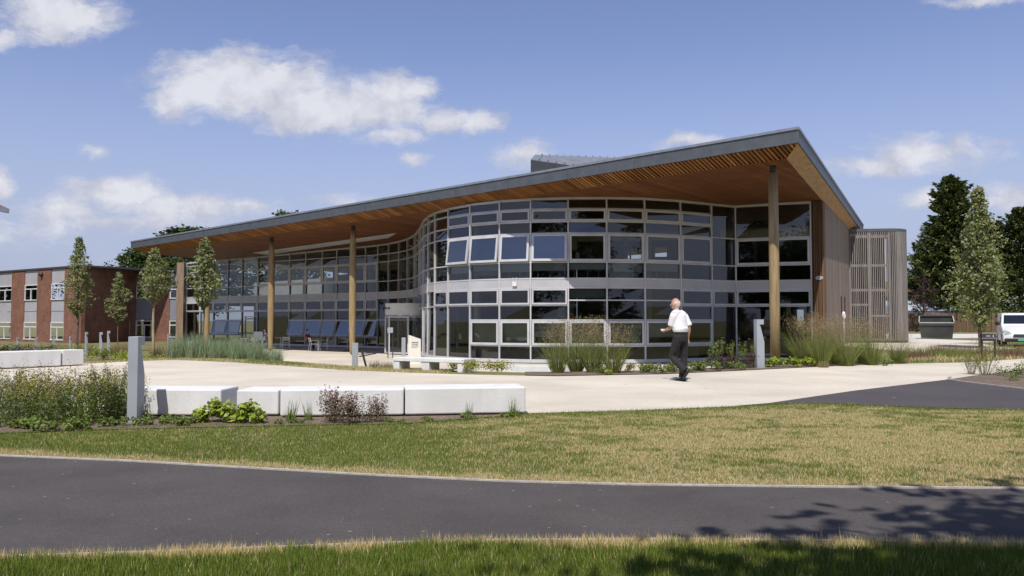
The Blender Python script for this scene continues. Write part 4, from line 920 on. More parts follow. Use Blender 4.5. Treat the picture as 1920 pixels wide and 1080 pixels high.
for px, Y, top, rz, lab in ((666.5, 23.0, 643, 100, 'pale grey bollard in front of the second timber column from the left'), (757, 35.5, 633, 100, 'pale bollard beside the white sign near the entrance'),
                            (163.5, 40, 622.5, -30, 'grey bollard right of the tallest young tree'), (191, 40, 623, 15, 'grey bollard between the two smaller bollards by the brick corner'), (205, 42, 620.5, 25, 'thin straight grey bollard nearest the small young tree'),
                            (318, 44, 626, 60, 'grey bollard under the white windows of the set back wing'), (35, 46, 633, -40, 'leftmost leaning grey bollard before the brick building'), (70, 46, 633, 35, 'grey bollard below the second strip of windows from the left'),
                            (103, 46, 632, 35, 'grey bollard below the third strip of windows from the left'), (134, 45, 631, -20, 'grey bollard at the foot of the tallest young tree')):
    z0 = Tz(XY(px, Y), Y); top_z = onY(px, top, Y).z
    bollard(lab, (XY(px, Y), Y, z0), math.radians(rz), top_z - z0, *((.085, .15) if px < 330 else (.17, .2)))
# ------------------------------------------------------------------ signs
M_ink = mat('dark_lettering', (.05, .05, .055), scale=4, rough=.6)
Y = 35.0; sx_ = XY(779, Y); z0 = Tz(sx_, Y); s = Y / F
sg = thing('entrance_sign', 'white monolith sign with slanted top and dark lettering near the entrance', 'sign', (sx_, Y, z0))
pz = lambda py: onY(779, py, Y).z - z0
pr = [(-13.5 * s, 0, -.1), (10.5 * s, 0, -.1), (10 * s, 0, pz(636)), (-13 * s, 0, pz(628))]
mb = MB(); mb.prism(pr, (0, .14, 0)); obj('panel', mb, mat('cream_sign', (.72, .68, .60), scale=1, rough=.6), sg)
mb = MB(); rnd = random.Random(5)
for row, (py, x0, x1, hh) in enumerate(((642, -6.5, 5, 1.6), (645.4, -6.5, 4, 1.5), (648.5, -6.5, 5.2, 1.0), (651.2, -6.5, 3.5, .8))):
    x = x0
    while x < x1:
        w = rnd.uniform(.7, 1.1); mb.box(x * s, (x + w) * s, -.008, .001, pz(py) - hh * s / 2, pz(py) + hh * s / 2); x += w + (.9 if rnd.random() < .2 else .28)
obj('lettering', mb, M_ink, sg)
M_sign = mat('grey_green_board', (.15, .18, .17), (.20, .23, .22), scale=3, rough=.6)
Y = 29.0; X = XY(485, Y); z0 = Tz(X, Y); s = Y / F
ib = thing('information_board', 'grey green information board on two posts beside the lavender bed', 'sign', (X, Y, z0)); pz = lambda py: onY(485, py, Y).z - z0
mb = MB(); mb.box(-8.5 * s, 8.5 * s, -.02, .02, pz(638), pz(622)); obj('board', mb, M_sign, ib, bevel=.004)
for x in (-8 * s, 6.5 * s):
    mb = MB(); mb.box(x, x + .055, -.028, .028, -.1, pz(638) - .002 if x < 0 else pz(638) - .002); obj('leg', mb, mat('post_grey', (.22, .24, .25), scale=3, rough=.5) if 'post_grey' not in bpy.data.materials else bpy.data.materials['post_grey'], ib)
Y = 40.0; X = XY(732, Y); s = Y / F
gs = thing('notice_stand', 'small grey notice plate on black posts at the terrace edge', 'sign', (X, Y, -.6)); pz = lambda py: onY(732, py, Y).z + .6
mb = MB(); mb.box(-5 * s, 5.2 * s, -.02, .0, pz(624), pz(614)); obj('plate', mb, mat('plate_grey', (.36, .37, .43), scale=2, rough=.4), gs)
for x in (-5 * s, 4 * s):
    mb = MB(); mb.box(x, x + .045, .002, .047, 0, pz(616)); obj('leg', mb, M_steel, gs)
Y = 27.0; X = XY(1852, Y); z0 = Tz(X, Y); s = Y / F
ds = thing('wayfinding_sign', 'low dark sign board with pale lettering by the slim street tree', 'sign', (X, Y, z0)); pz = lambda py: onY(1852, py, Y).z - z0
mb = MB(); mb.box(-13.5 * s, 13.5 * s, -.02, .02, pz(639.5), pz(626)); obj('board', mb, mat('dark_board', (.035, .032, .045), scale=3, rough=.5), ds, bevel=.003)
for x in (-13 * s, 11.5 * s):
    mb = MB(); mb.box(x, x + .05, .022, .07, -.1, pz(627)); obj('leg', mb, M_steel, ds)
mb = MB(); rnd = random.Random(8); x = -5.0
while x < 2.5: mb.box(x * s, (x + .8) * s, -.024, -.0202, pz(630) - .018, pz(630) + .018); x += 1.15
mb.box(7.4 * s, 9.2 * s, -.024, -.0202, pz(631) - .02, pz(628)); mb.box(-13 * s, 13 * s, -.024, -.0202, pz(634) - .006, pz(634) + .006); obj('lettering', mb, M_lens, ds)
# oval plaque on the clad pier
pc = (Fp + Gp) / 2; pc = Fp + pd * ((Gp - Fp).length * .62); zc = onY(1535, 521, pc.y).z; po3 = Vector((po.x, po.y, 0)); pd3 = Vector((pd.x, pd.y, 0)); c0 = Vector((pc.x, pc.y, zc)) + po3 * .066
pl = thing('wall_plaque', 'small oval white plaque with grey wave marks on the brown clad pier', 'plaque', c0)
mb = MB(); mb.prism([c0 + pd3 * (.16 * math.cos(a)) + Vector((0, 0, .085 * math.sin(a))) for a in np.linspace(0, 2 * math.pi, 24, endpoint=False)], po3 * .012); obj('disc', mb, M_lens, pl, world=True)
mb = MB(); c1 = c0 + po3 * .014
for dz, x0, x1 in ((.03, -.12, .10), (-.005, -.13, .02), (.0, .05, .12), (-.04, -.08, .11)): mb.obox(c1 + pd3 * x0 + Vector((0, 0, dz)), c1 + pd3 * x1 + Vector((0, 0, dz + .012)), .006, .016, up=(0, 0, 1))
obj('emblem', mb, mat('plaque_grey', (.25, .22, .24), scale=3, rough=.6), pl, world=True)
# wireless access point on the spandrel band
i = [k for k in range(len(MP)) if MP[k][0] <= 966][-1]; by = BAYS[i]; pw = meet(by.p, by.t, Vector((0, 0)), Vector(((966 - 960) / F, 1.0))) ; uu = (pw - by.p).dot(by.t)
wp = thing('wireless_access_point', 'white wireless box with two aerials fixed to the silver band', 'antenna', by.P(uu, .02, 2.85))
mb = MB(); by.box(mb, uu - .1, uu + .1, .03, .12, 2.78, 2.98); obj('housing', mb, M_upvc, wp, world=True, bevel=.015)
for k in (-.07, .07):
    mb = MB(); mb.tube([by.P(uu + k, .07, 2.97), by.P(uu + k * 1.1, .07, 3.17)], .014, 8); obj('aerial', mb, M_upvc, wp, world=True)
for (px, py) in ((942, 327), (827, 352), (1115, 303)):
    f = (A2 + ed * 0); d = Vector(((px - 960) / F, 1.0)); c = meet(A2 + en * .12, ed, Vector((0, 0)), d); zr = roofz(c.x, c.y, TH_); h = {942: .42, 827: .14, 1115: .16}[px]
    m_ = thing('roof_aerial', {942: 'thin aerial rod standing on the roof edge left of the grey lantern', 827: 'short pale clip on the roof edge above the left overhang', 1115: 'short pale clip on the roof edge in front of the grey lantern'}[px], 'aerial', (c.x, c.y, zr), 0, 'small rods along the roof edge')
    mb = MB(); mb.tube([(0, 0, -.02), (0, 0, h)], [.018, .010], 6); obj('rod', mb, M_alu, m_); mb = MB(); mb.box(-.05, .05, -.04, .04, -.02, .03); obj('foot', mb, M_steel, m_)
# pendant lamps hanging inside the upper floor
M_shade = mat('white_lamp_shade', (.80, .79, .74), scale=1, rough=.5)
for px, py, dpt, lab in ((861, 489.5, .6, 'white pendant lamp behind the leftmost tilted upper window'), (955, 483, .6, 'white pendant lamp behind the third tilted upper window from the left'), (1037, 488, .8, 'white pendant lamp behind the rightmost tilted upper window'), (1083, 480, .9, 'white pendant lamp behind the closed window right of the tilted ones')):
    i = [k for k in range(len(MP)) if MP[k][0] <= px][-1]; by = BAYS[i]; w = meet(by.p - by.o * dpt, by.t, Vector((0, 0)), Vector(((px - 960) / F, 1.0))); z = onY(px, py, w.y).z
    l_ = thing('pendant_lamp', lab, 'lamp', (w.x, w.y, z), 0, 'white pendant lamps inside the upper floor'); mb = MB(); mb.tube([(0, 0, -.15), (0, 0, .15)], [.10, .085], 12); obj('lamp_shade', mb, M_shade, l_, smooth=False)
    mb = MB(); mb.tube([(0, 0, .15), (0, 0, roofz(w.x, w.y, SOF) - z)], .008, 5); obj('cord', mb, M_steel, l_)
# notice on the ground floor glass and the yellow poster at the right
i = [k for k in range(len(MP)) if MP[k][0] <= 865][-1]; by = BAYS[i]; w = meet(by.p - by.o * .1, by.t, Vector((0, 0)), Vector(((864.5 - 960) / F, 1.0))); uu = (w - by.p).dot(by.t); zc = onY(864, 631, w.y).z
mb = MB(); by.box(mb, uu - .085, uu + .085, -.05, -.045, zc - .13, zc + .13); set_props(obj('window_notice', mb, M_shade), 'small white paper notice stuck inside the ground floor glass near the entrance', 'notice')
by = BAYS[-1]; w = meet(by.p - by.o * .5, by.t, Vector((0, 0)), Vector(((1477 - 960) / F, 1.0))); uu = (w - by.p).dot(by.t); zc = onY(1477, 577, w.y).z
ps = thing('poster_stand', 'yellow and blue poster standing inside the right hand ground floor window', 'poster', by.P(uu, -.5, -.5)); mb = MB(); by.box(mb, uu - .05, uu + .13, -.52, -.5, zc - .28, zc + .27); obj('poster', mb, mat('poster_yellow', (.62, .56, .25), scale=4, rough=.6), ps, world=True)
mb = MB(); by.box(mb, uu - .12, uu - .052, -.52, -.5, zc - .28, zc + .27); obj('poster_margin', mb, mat('poster_blue', (.12, .25, .33), scale=4, rough=.6), ps, world=True); mb = MB(); by.box(mb, uu - .03, uu + .03, -.6, -.55, -.5, zc); obj('stand', mb, M_steel, ps, world=True)
# leaning timber prop beside the second column
Y = 22.6; q0 = onY(689, 686, Y); q1 = onY(678, 656, Y); q2 = onY(673, 668.5, Y); q3 = onY(705, 662.5, Y + .7)
tp = thing('timber_prop', 'dark timber prop leaning by the pale bollard with a thin cross bar', 'prop', (q0.x, q0.y, q0.z)); mb = MB(); mb.obox(q0 - Vector((0, 0, .15)), q1, .07, .05); obj('prop', mb, M_steel, tp, world=True); mb = MB(); mb.obox(q2 + Vector((0, .05, 0)), q3, .03, .03); obj('cross_bar', mb, M_steel, tp, world=True)
# white rounded cowl on a pipe between the tower and the clad wall
Y = 40.0; q = onY(1582, 592, Y)
wl_ = thing('white_flue', 'white rounded cowl standing by the narrow slot windows', 'vent', (q.x, q.y, Tz(q.x, q.y))); mb = MB(); z0 = Tz(q.x, q.y); mb.tube([(0, 0, 0), (0, 0, q.z - z0 - .2)], .04, 10); obj('pipe', mb, M_alu, wl_); mb = MB(); mb.ball((0, 0, q.z - z0), (.1, .1, .22), 12, 8); obj('cowl', mb, M_upvc, wl_, smooth=True)
# ------------------------------------------------------------------ cafe furniture
M_tube = mat('brushed_tube', (.55, .56, .58), (.65, .66, .68), scale=3, rough=.35, metal=.5)
def make_chair():
    r = thing('cafe_chair', 'x', 'chair'); mb = MB(); mb.box(-.21, .21, -.21, .21, .43, .455)
    obj('seat', mb, M_tube, r, bevel=.008)
    mb = MB(); mb.tube([(-.21, .20, .455), (-.22, .27, .82), (.22, .27, .82), (.21, .20, .455)], .014, 6)
    for z in (.60, .68, .76): mb.obox((-.21, .235 + (z - .6) * .15, z), (.21, .235 + (z - .6) * .15, z), .012, .045)
    obj('backrest', mb, M_tube, r)
    for s in (-1, 1):
        mb = MB(); mb.tube([(.22 * s, -.22, 0), (.23 * s, -.22, .64), (.23 * s, .24, .66)], .013, 6); obj('armrest', mb, M_tube, r)
        mb = MB(); mb.tube([(.22 * s, .27, 0), (.21 * s, .20, .43)], .013, 6); obj('leg', mb, M_tube, r); mb = MB(); mb.tube([(.2 * s, -.2, 0), (.2 * s, -.2, .43)], .012, 6); obj('leg', mb, M_tube, r)
    return r
def make_table():
    r = thing('cafe_table', 'x', 'table'); mb = MB(); mb.tube([(0, 0, .71), (0, 0, .735)], .36, 24); obj('table_top', mb, M_tube, r); mb = MB(); mb.tube([(0, 0, .02), (0, 0, .71)], .03, 8); obj('leg', mb, M_tube, r); mb = MB(); mb.tube([(0, 0, 0), (0, 0, .03)], [.24, .2], 16); obj('base', mb, M_steel, r); return r
chair = make_chair(); cu = [False]; GCH = 'metal cafe chairs on the terrace'
for px, Y, rz, lab in ((446, 49, 60, 'bright metal cafe chair left of the information board'), (473, 50, -20, 'metal cafe chair just left behind the information board'), (589, 48.5, 120, 'metal cafe chair beside the seated person under the tilted windows'),
                       (607, 49, -70, 'metal cafe chair to the right of the seated person'), (537, 52, 200, 'metal cafe chair in the shade right of the tapering column'), (499, 51.6, 160, 'metal cafe chair carrying the person half hidden by the column')):
    place(chair, cu, (XY(px, Y), Y, -.594), math.radians(rz), None, lab, GCH)
table = make_table(); tu = [False]
for px, Y, lab in ((461, 50.5, 'round metal cafe table behind the information board'), (597, 49.8, 'round metal cafe table in front of the seated person'), (527, 53, 'round metal cafe table in the shade right of the tapering column'), (652, 50, 'round metal cafe table behind the second timber column')):
    place(table, tu, (XY(px, Y), Y, -.594), 0, None, lab, 'round cafe tables on the terrace')
# ------------------------------------------------------------------ bin container, fence, van, distant things
M_bin = mat('dark_green_bin', (.035, .038, .035), (.06, .065, .058), scale=2, rough=.5)
Y = 55.0; X = XY(1755, Y); cb_ = thing('waste_container', 'big dark steel waste container with pale rim and open front on the service road', 'container', (X, Y, 0), math.radians(-27)); s = Y / F; hf = onY(1755, 605, Y).z; hb = onY(1755, 593, Y + 1.2).z
w0, w1 = 26 * s, 29 * s
mb = MB(); mb.box8([(-w0, 0, .06), (w0, 0, .06), (w0, 1.2, .06), (-w0, 1.2, .06), (-w1, -.14, hf), (w1, -.14, hf), (w1, 1.32, hf), (-w1, 1.32, hf)]); 
mb.f = [f for i, f in enumerate(mb.f) if i != 1]
obj('body', mb, M_bin, cb_, fix=True)
mb = MB(); mb.box8([(-w1, 1.28, hf - .02), (w1, 1.28, hf - .02), (w1, 1.36, hf - .02), (-w1, 1.36, hf - .02), (-w1 * .97, 1.28, hb), (w1 * .97, 1.28, hb), (w1 * .97, 1.36, hb), (-w1 * .97, 1.36, hb)]); 
for sg_ in (-1, 1): mb.prism([(sg_ * w1 * .99, -.12, hf), (sg_ * w1 * .99, 1.28, hf), (sg_ * w1 * .96, 1.28, hb - .02)], (-sg_ * .03, 0, 0))
obj('hood', mb, M_bin, cb_)
rim = MB(); rim.obox((-w1, -.16, hf), (w1, -.16, hf), .07, .07)
for sg_ in (-1, 1): rim.obox((sg_ * w1, -.12, hf + .05), (sg_ * w1 * .97, 1.25, hb), .06, .06)
obj('rim', rim, mat('pale_rim', (.40, .40, .38), scale=3, rough=.5), cb_)
lidm = MB(); lidm.obox((-w1 * .97, 1.3, hb + .05), (w1 * .97, 1.3, hb + .05), .2, .1); obj('lid_roll', lidm, mat('lid_dark', (.08, .08, .085), scale=5, rough=.6), cb_)
band_ = MB(); band_.obox((-w1 * .985, -.155, hf - .12), (w1 * .985, -.155, hf - .12), .05, .14); obj('upper_band', band_, M_bin, cb_)
# timber fence
fy = 86.0; fx0, fx1 = 38.0, 66.0
fn = thing('timber_fence', 'tall brown close boarded timber fence below the dark conifers', 'fence', ((fx0 + fx1) / 2, fy, 0))
mb = MB(); x = fx0; rnd = random.Random(3)
while x < fx1: mb.box(x, x + .145, fy - .012 * rnd.random(), fy + .03, .05, 2.0 + .03 * rnd.random()); x += .15
obj('boards', mb, board_mat('fence_boards', (1, 0), 1.8, [(.20, .12, .065), (.13, .085, .05), (.27, .165, .09), (.16, .10, .06)], gapw=.0), fn, world=True)
for x in np.arange(fx0, fx1, 2.7):
    mb = MB(); mb.box(x, x + .12, fy - .10, fy - .015, 0, 2.05); obj('post', mb, mat('fence_post', (.17, .11, .065), scale=4, rough=.9) if 'fence_post' not in bpy.data.materials else bpy.data.materials['fence_post'], fn, world=True)
# greenhouse roof and house beyond the fence
hh = thing('distant_house', 'small far brown roofed house seen between the tower and the conifer', 'house', (47, 96, 0))
mb = MB(); mb.box(42, 53, 93, 99, 0, 4.0); obj('wall', mb, brick_mat('far_brick', (1, 0)), hh, world=True); mb = MB(); mb.prism([(41.6, 92.5, 4.0), (41.6, 99.5, 4.0), (41.6, 96, 5.9)], (12, 0, 0)); obj('roof', mb, bpy.data.materials['brown_roof_tiles'], hh, world=True)
gh = thing('conservatory', 'pale glazed lean-to just above the fence beside the tower', 'conservatory', (46, 89, 0)); mb = MB(); mb.box(42, 49.5, 88, 91.5, 0, 2.3); obj('wall', mb, M_upvc, gh, world=True)
mb = MB(); mb.prism([(42, 87.8, 2.32), (42, 91.6, 2.32), (42, 91.6, 3.5)], (7.5, 0, 0)); obj('roof', mb, mat('polycarbonate', (.45, .50, .55), scale=1, rough=.2), gh, world=True)
# white van
vY = 38.0; vx = XY(1887.5, vY); vn = thing('white_van', 'small white panel van facing us at the right edge of the picture', 'van', (vx + .80, vY, -.03), math.radians(-27)); M_wp = mat('white_car_paint', (.74, .75, .76), scale=1, rough=.25); M_blk = mat('black_plastic', (.018, .018, .02), scale=5, rough=.5); M_wind = mat('windscreen_glass', (.012, .016, .025), scale=1, rough=.04)
W2 = .86
def sect(pts): return pts
prof = [(.05, .30), (0, .42), (.02, .62), (.14, .80), (.92, 1.02), (1.28, 1.10), (1.86, 1.62), (2.1, 1.68), (4.1, 1.69), (4.2, 1.6), (4.25, .45), (4.2, .30)]
def vring(prof, ws): return prof
mb = MB(); n = len(prof); half = lambda z: W2 * (1.0 if z < .95 else 1 - .13 * (z - .95) / .7)
for sx in (-1, 1):
    for (y, z) in prof: mb.v.append((sx * half(z), y + (0 if abs(sx) else 0), z))
for i in range(n): j = (i + 1) % n; mb.f.append((i, j, n + j, n + i))
mb.f.append(tuple(range(n))[::-1]); mb.f.append(tuple(range(n, 2 * n))); body = obj('body', mb, M_wp, vn, bevel=.05)
mb = MB(); q = lambda y, z, s, o: (s * half(z) * .88, y - o, z + o * .8); mb.quad(q(1.33, 1.145, -1, .012), q(1.33, 1.145, 1, .012), q(1.80, 1.565, 1, .012), q(1.80, 1.565, -1, .012)); obj('windscreen', mb, M_wind, vn)
for s in (-1, 1):
    mb = MB(); mb.prism([(s * (half(1.2) + .004), 1.45, 1.08), (s * (half(1.2) + .004), 2.35, 1.08), (s * (half(1.55) + .004), 2.3, 1.5), (s * (half(1.55) + .004), 1.85, 1.5)], (s * .012, 0, 0)); obj('side_window', mb, M_wind, vn)
    mb = MB(); mb.prism([(s * .48, .085, .66), (s * .80, .06, .62), (s * .845, .16, .80), (s * .79, .24, .86), (s * .56, .12, .76)], (0, -.06, .0)); h_ = obj('headlight', mb, mat('headlight_glass', (.22, .25, .27), (.42, .45, .47), scale=9, rough=.1) if 'headlight_glass' not in bpy.data.materials else bpy.data.materials['headlight_glass'], vn, bevel=.01)
    mb = MB(); mb.ball((s * 1.0, 1.35, 1.18), (.09, .06, .13), 10, 6); mb.obox((s * .84, 1.4, 1.13), (s * .98, 1.37, 1.15), .04, .05); obj('wing_mirror', mb, M_blk, vn, smooth=True)
    for y in (.82, 3.5):
        mb = MB(); mb.tube([(s * .66, y, .32), (s * .87, y, .32)], .32, 20); t_ = obj('wheel', mb, M_blk, vn); mb = MB(); mb.tube([(s * .865, y, .32), (s * .885, y, .32)], .2, 16); obj('rim', mb, M_alu, t_)
mb = MB(); mb.box(-.80, .80, -.05, .1, .28, .46); obj('bumper', mb, M_blk, vn, bevel=.03)
mb = MB(); mb.prism([(-.46, .02, .50), (.46, .02, .50), (.42, .05, .66), (-.42, .05, .66)], (0, -.03, 0)); obj('grille', mb, M_blk, vn)
mb = MB(); mb.box(-.26, .26, -.065, -.052, .33, .44); obj('number_plate', mb, mat('plate_green', (.10, .42, .36), scale=2, rough=.4), vn)
#@@PART5
# ------------------------------------------------------------------ trees
M_bark = mat('grey_brown_bark', (.10, .075, .05), (.20, .155, .11), scale=9, rough=.95, stretch=(1, 1, .25), bump=.4)
M_birch = mat('pale_bark', (.26, .21, .13), (.42, .34, .22), scale=6, rough=.9, stretch=(1, 1, .3))
LF_white = leaf_mat('whitebeam_leaves', [(.14, .19, .035), (.23, .28, .06), (.32, .35, .10), (.17, .225, .04), (.46, .46, .22)], trans=.4, back=(.31, .33, .17))
LF_dark = leaf_mat('conifer_sprays', [(.030, .050, .014), (.068, .092, .022), (.118, .138, .035), (.046, .068, .016)], trans=.1)
LF_broad = leaf_mat('broad_tree_leaves', [(.03, .055, .012), (.06, .095, .02), (.09, .125, .03), (.045, .075, .016)], trans=.25)
LF_purple = leaf_mat('purple_leaves', [(.03, .012, .014), (.06, .022, .022), (.045, .02, .018)], trans=.2)
def crown_mesh(name, cents, rad, per, leaf, rng, flat=.75, up=.5):
    C = np.repeat(np.array(cents), per, axis=0); r = np.repeat(np.array(rad), per)
    n = len(C); d = norm(rng.normal(size=(n, 3))) * (rng.random((n, 1)) ** .45); P = C + d * r[:, None] * np.array([1, 1, flat])
    N = norm(d * .6 + rng.normal(size=(n, 3)) * .7 + np.array([0, 0, up])); L = leaf * rng.uniform(.7, 1.35, n)
    return np_mesh(name, leaf_verts(P, N, L, L * .62, rng), 4)
def make_tree(name, label, cat, h, trunk_h, prof, nclump, per, leaf, seed, leafm, barkm, tr=.05, rc=.33, group=None, lean=0):
    rng = np.random.default_rng(seed); root = thing(name, label, cat, (0, 0, 0), 0, group)
    mb = MB(); m = 9; pts = [Vector((lean * (i / m) ** 2 + rng.normal() * tr * .35 * (i > 0), rng.normal() * tr * .35 * (i > 0), -.1 + (h * .93 + .1) * i / m)) for i in range(m + 1)]
    mb.tube(pts, [tr * (1.15 - .95 * i / m) for i in range(m + 1)], 8)
    cents = []; rad = []
    for k in range(nclump):
        f = rng.random() ** .9; z = trunk_h + (h - trunk_h) * f; R = prof(f); a = rng.random() * 6.283; rr = R * (rng.random() ** .5) * .88
        lump = 1 + .30 * math.sin(3 * a + 7 * f + seed) * (1 if f < .8 else .3)
        cents.append((rr * lump * math.cos(a) + lean * f, rr * lump * math.sin(a), z)); rad.append(rc * rng.uniform(.6, 1.25) * (.55 + .45 * min(1, R / max(prof(.3), .01))))
        if k % 3 == 0:
            zb = max(trunk_h * .85, z - rr * 1.1 - .15); c = cents[-1]; mb.tube([(lean * (zb / h) ** 2, 0, zb), (c[0] * .55, c[1] * .55, (zb + z) / 2 + .05), c], [tr * .38, tr * .22, tr * .07], 5)
    obj('trunk', mb, barkm, root, smooth=True)
    link('crown', crown_mesh('crown', cents, rad, per, leaf, rng), leafm, root)
    return root
pY = lambda px, Y: (XY(px, Y), Y, Tz(XY(px, Y), Y))
def zpx(px, py, Y): return onY(px, py, Y).z
GY = 'young trees planted along the paving'
def young(px, Y, top, bot, wpx, seed, lab, n=150, stake=None, barkm=M_birch, tr=.05, shape=.33, leaf=.115, per=21, lean=0):
    x, y, z0 = pY(px, Y); h = zpx(px, top, Y) - z0; th = zpx(px, bot, Y) - z0; R = wpx * Y / F / 2
    prof = lambda f: R * (min(1, (f / shape) ** .5 if f < shape else 1) * (1 - max(0, (f - shape) / (1 - shape)) ** .92 * .95) + .02)
    t = make_tree('young_tree', lab, 'tree', h, th, prof, n, per, leaf, seed, LF_white, barkm, tr, R * .31, GY, lean); t.location = (x, y, z0); t.rotation_euler.z = seed
    return t
young(146, 43, 447, 588, 66, 3, 'tallest young tree at the left standing before the end of the brick facade', 190, tr=.06, barkm=M_bark)
young(222, 48, 512, 602, 54, 5, 'smallest young tree with thin trunk against the shaded brick wall', 110, tr=.035, barkm=M_bark)
young(289, 41, 468, 562, 74, 8, 'round topped young tree with pale trunk before the set back brick wing', 170, tr=.075)
young(383, 33, 449, 572, 72, 12, 'pointed young tree overlapping the roof overhang and first timber column', 170, tr=.035, barkm=M_bark)
young(1838, 37, 356, 612, 112, 17, 'tall slim tree at the right in front of the big dark conifer', 330, tr=.085, barkm=M_bark, shape=.30, leaf=.14, per=27)
# conifers
def make_conifer(name, label, h, R, seed, nb=330, per=46, z0f=.06, power=.85, group='dark conifers behind the fence'):
    rng = np.random.default_rng(seed); root = thing(name, label, 'conifer', (0, 0, 0), 0, group)
    mb = MB(); mb.tube([(0, 0, -.2), (0, 0, h * .5), (0, 0, h * .96)], [h * .018, h * .011, .03], 8); obj('trunk', mb, M_bark, root, smooth=True)
    P = []; U = []; N = []; Ls = []
    for k in range(nb):
        f = z0f + (1 - z0f) * rng.random() ** .85; a = rng.random() * 6.283; L = R * ((1 - f) ** power) * rng.uniform(.75, 1.12) + .25
        if f > .86: L *= rng.uniform(.8, 1.7)
        d = np.array([math.cos(a), math.sin(a), 0]); z = f * h * .97; droop = rng.uniform(-.05, .25); rise = rng.uniform(.25, .55) if f > .75 else rng.uniform(.1, .35)
        for j in range(per):
            s = rng.random() ** .6; side = np.array([-d[1], d[0], 0]) * rng.normal() * .16 * L * (1.1 - s)
            p = d * L * s + side + np.array([0, 0, z + rise * L * s * s - droop * L * s + rng.normal() * .07 * L * .5]); P.append(p)
            u = d + np.array([0, 0, .3 * rise + rng.normal() * .35]) + rng.normal(size=3) * .4; U.append(u); N.append(rng.normal(size=3) * .6 + np.array([0, 0, .8])); Ls.append(rng.uniform(.35, .8) * (.5 + .5 * h / 18))
    P = np.array(P); U = norm(np.array(U)); N = norm(np.array(N)); N = norm(N - U * np.sum(N * U, 1, keepdims=True)); Ls = np.array(Ls)
    link('crown', np_mesh('crown', leaf_verts(P, N, Ls, Ls * .30, rng, along=U), 4), LF_dark, root); return root
def conif(px, Y, top, wpx, seed, lab, **k):
    x, y, z0 = pY(px, Y); c = make_conifer('conifer_tree', lab, zpx(px, top, Y) - z0, wpx * Y / F / 2, seed, **k); c.location = (x, y, z0); return c
conif(1787, 92, 322, 240, 2, 'biggest dark conifer, its ragged top against the sky right of the tower', nb=800, per=62, power=.92)
conif(1915, 96, 384, 200, 4, 'dark conifer cut by the right edge of the picture', nb=460, per=48, power=.85)
conif(1866, 99, 410, 170, 6, 'shorter dark conifer filling the gap behind the slim tree', nb=360, per=44, power=.7)
# broadleaf trees
def broad(name, label, h, th, R, seed, n=230, per=60, leaf=.2, mat_=None, group=None, tr=.2):
    prof = lambda f: R * max(.1, (1 - (2 * f - .95) ** 2 * .85)) ** .5
    return make_tree(name, label, 'tree', h, th, prof, n, per, leaf, seed, mat_ or LF_broad, M_bark, tr, R * .3, group)
x, y, z0 = pY(1731, 84); t = broad('purple_tree', 'small purple leaved tree between the tower and the big conifer', zpx(1731, 522, 84), 1.2, 1.4, 31, 44, 44, .16, LF_purple); t.location = (x, y, z0)
GB2 = 'trees rising behind the roof and the brick building'
t0 = broad('background_tree', 'dark tree showing between the brick building and the roof tip', 11.6, 2.5, 3.6, 41, 200, 70, .30, None, GB2, .22)
x, y, _ = pY(262, 96); t0.location = (x, y, -.6); t0.scale = (1, 1, (zpx(262, 470, 96) + .6) / 11.6)
for px, Y, top, w, lab in ((318, 100, 488, 1.0, 'dark tree low behind the left end of the roof overhang'), (366, 110, 433, 2.2, 'flat topped tree just showing above the left part of the roof'), (547, 112, 404, 1.6, 'light tree tips showing above the middle of the roof edge')):
    x, y, _ = pY(px, Y); dup(t0, (x, y, -.6), px, (w, w, (zpx(px, top, Y) + .6) / 11.6), lab)
# trees behind the viewpoint: they shade the lower right foreground and fill the glass with reflections
GR = 'trees on the far side of the path behind the viewer'
t1 = broad('shade_tree', 'broad leafy tree beside the viewpoint whose shadow falls on the path at lower right', 9.0, 3.6, 5.0, 51, 640, 85, .25, None, GR, .2); t1.location = (4.7, -3.0, 0); dup(t1, (1.5, -4.0, 0), 2.1, (.9, .9, .95), 'second leafy tree beside the viewpoint whose shade touches the bottom edge', GR)
for i, (x, y, s) in enumerate(((-84, 109, 1.15), (-93, 119, 1.25), (-80, 101, 1.0), (-64, 75, .95), (-66, 83, 1.0), (-68, 91, 1.05), (-76, 99, 1.1), (-62, 64, .9), (-34, -52, 1.2), (-21, -44, 1.05), (-9, -50, 1.15), (3, -46, 1.0), (14, -52, 1.25), (26, -45, 1.1), (38, -50, 1.2), (51, -40, 1.1))):
    dup(t0, (x, y, 0), i * 1.7, (s * 2.0, s * 1.5, s * 1.35), 'leafy tree in the row seen only as a reflection in the glass wall', GR)
for i, (x, y, s) in enumerate(((-24, -24, .34), (-15, -27, .42), (-7, -23, .3), (1, -28, .45), (9, -24, .36), (17, -27, .4), (25, -23, .33), (34, -28, .44))):  # unseen bushes added to roughen the mirrored skyline in the glass
    dup(t0, (x, y, -.6), i * 2.3, (s * 2.4, s * 2.0, s), 'bushy thicket added behind the viewer to break up reflections in the glass wall', GR)
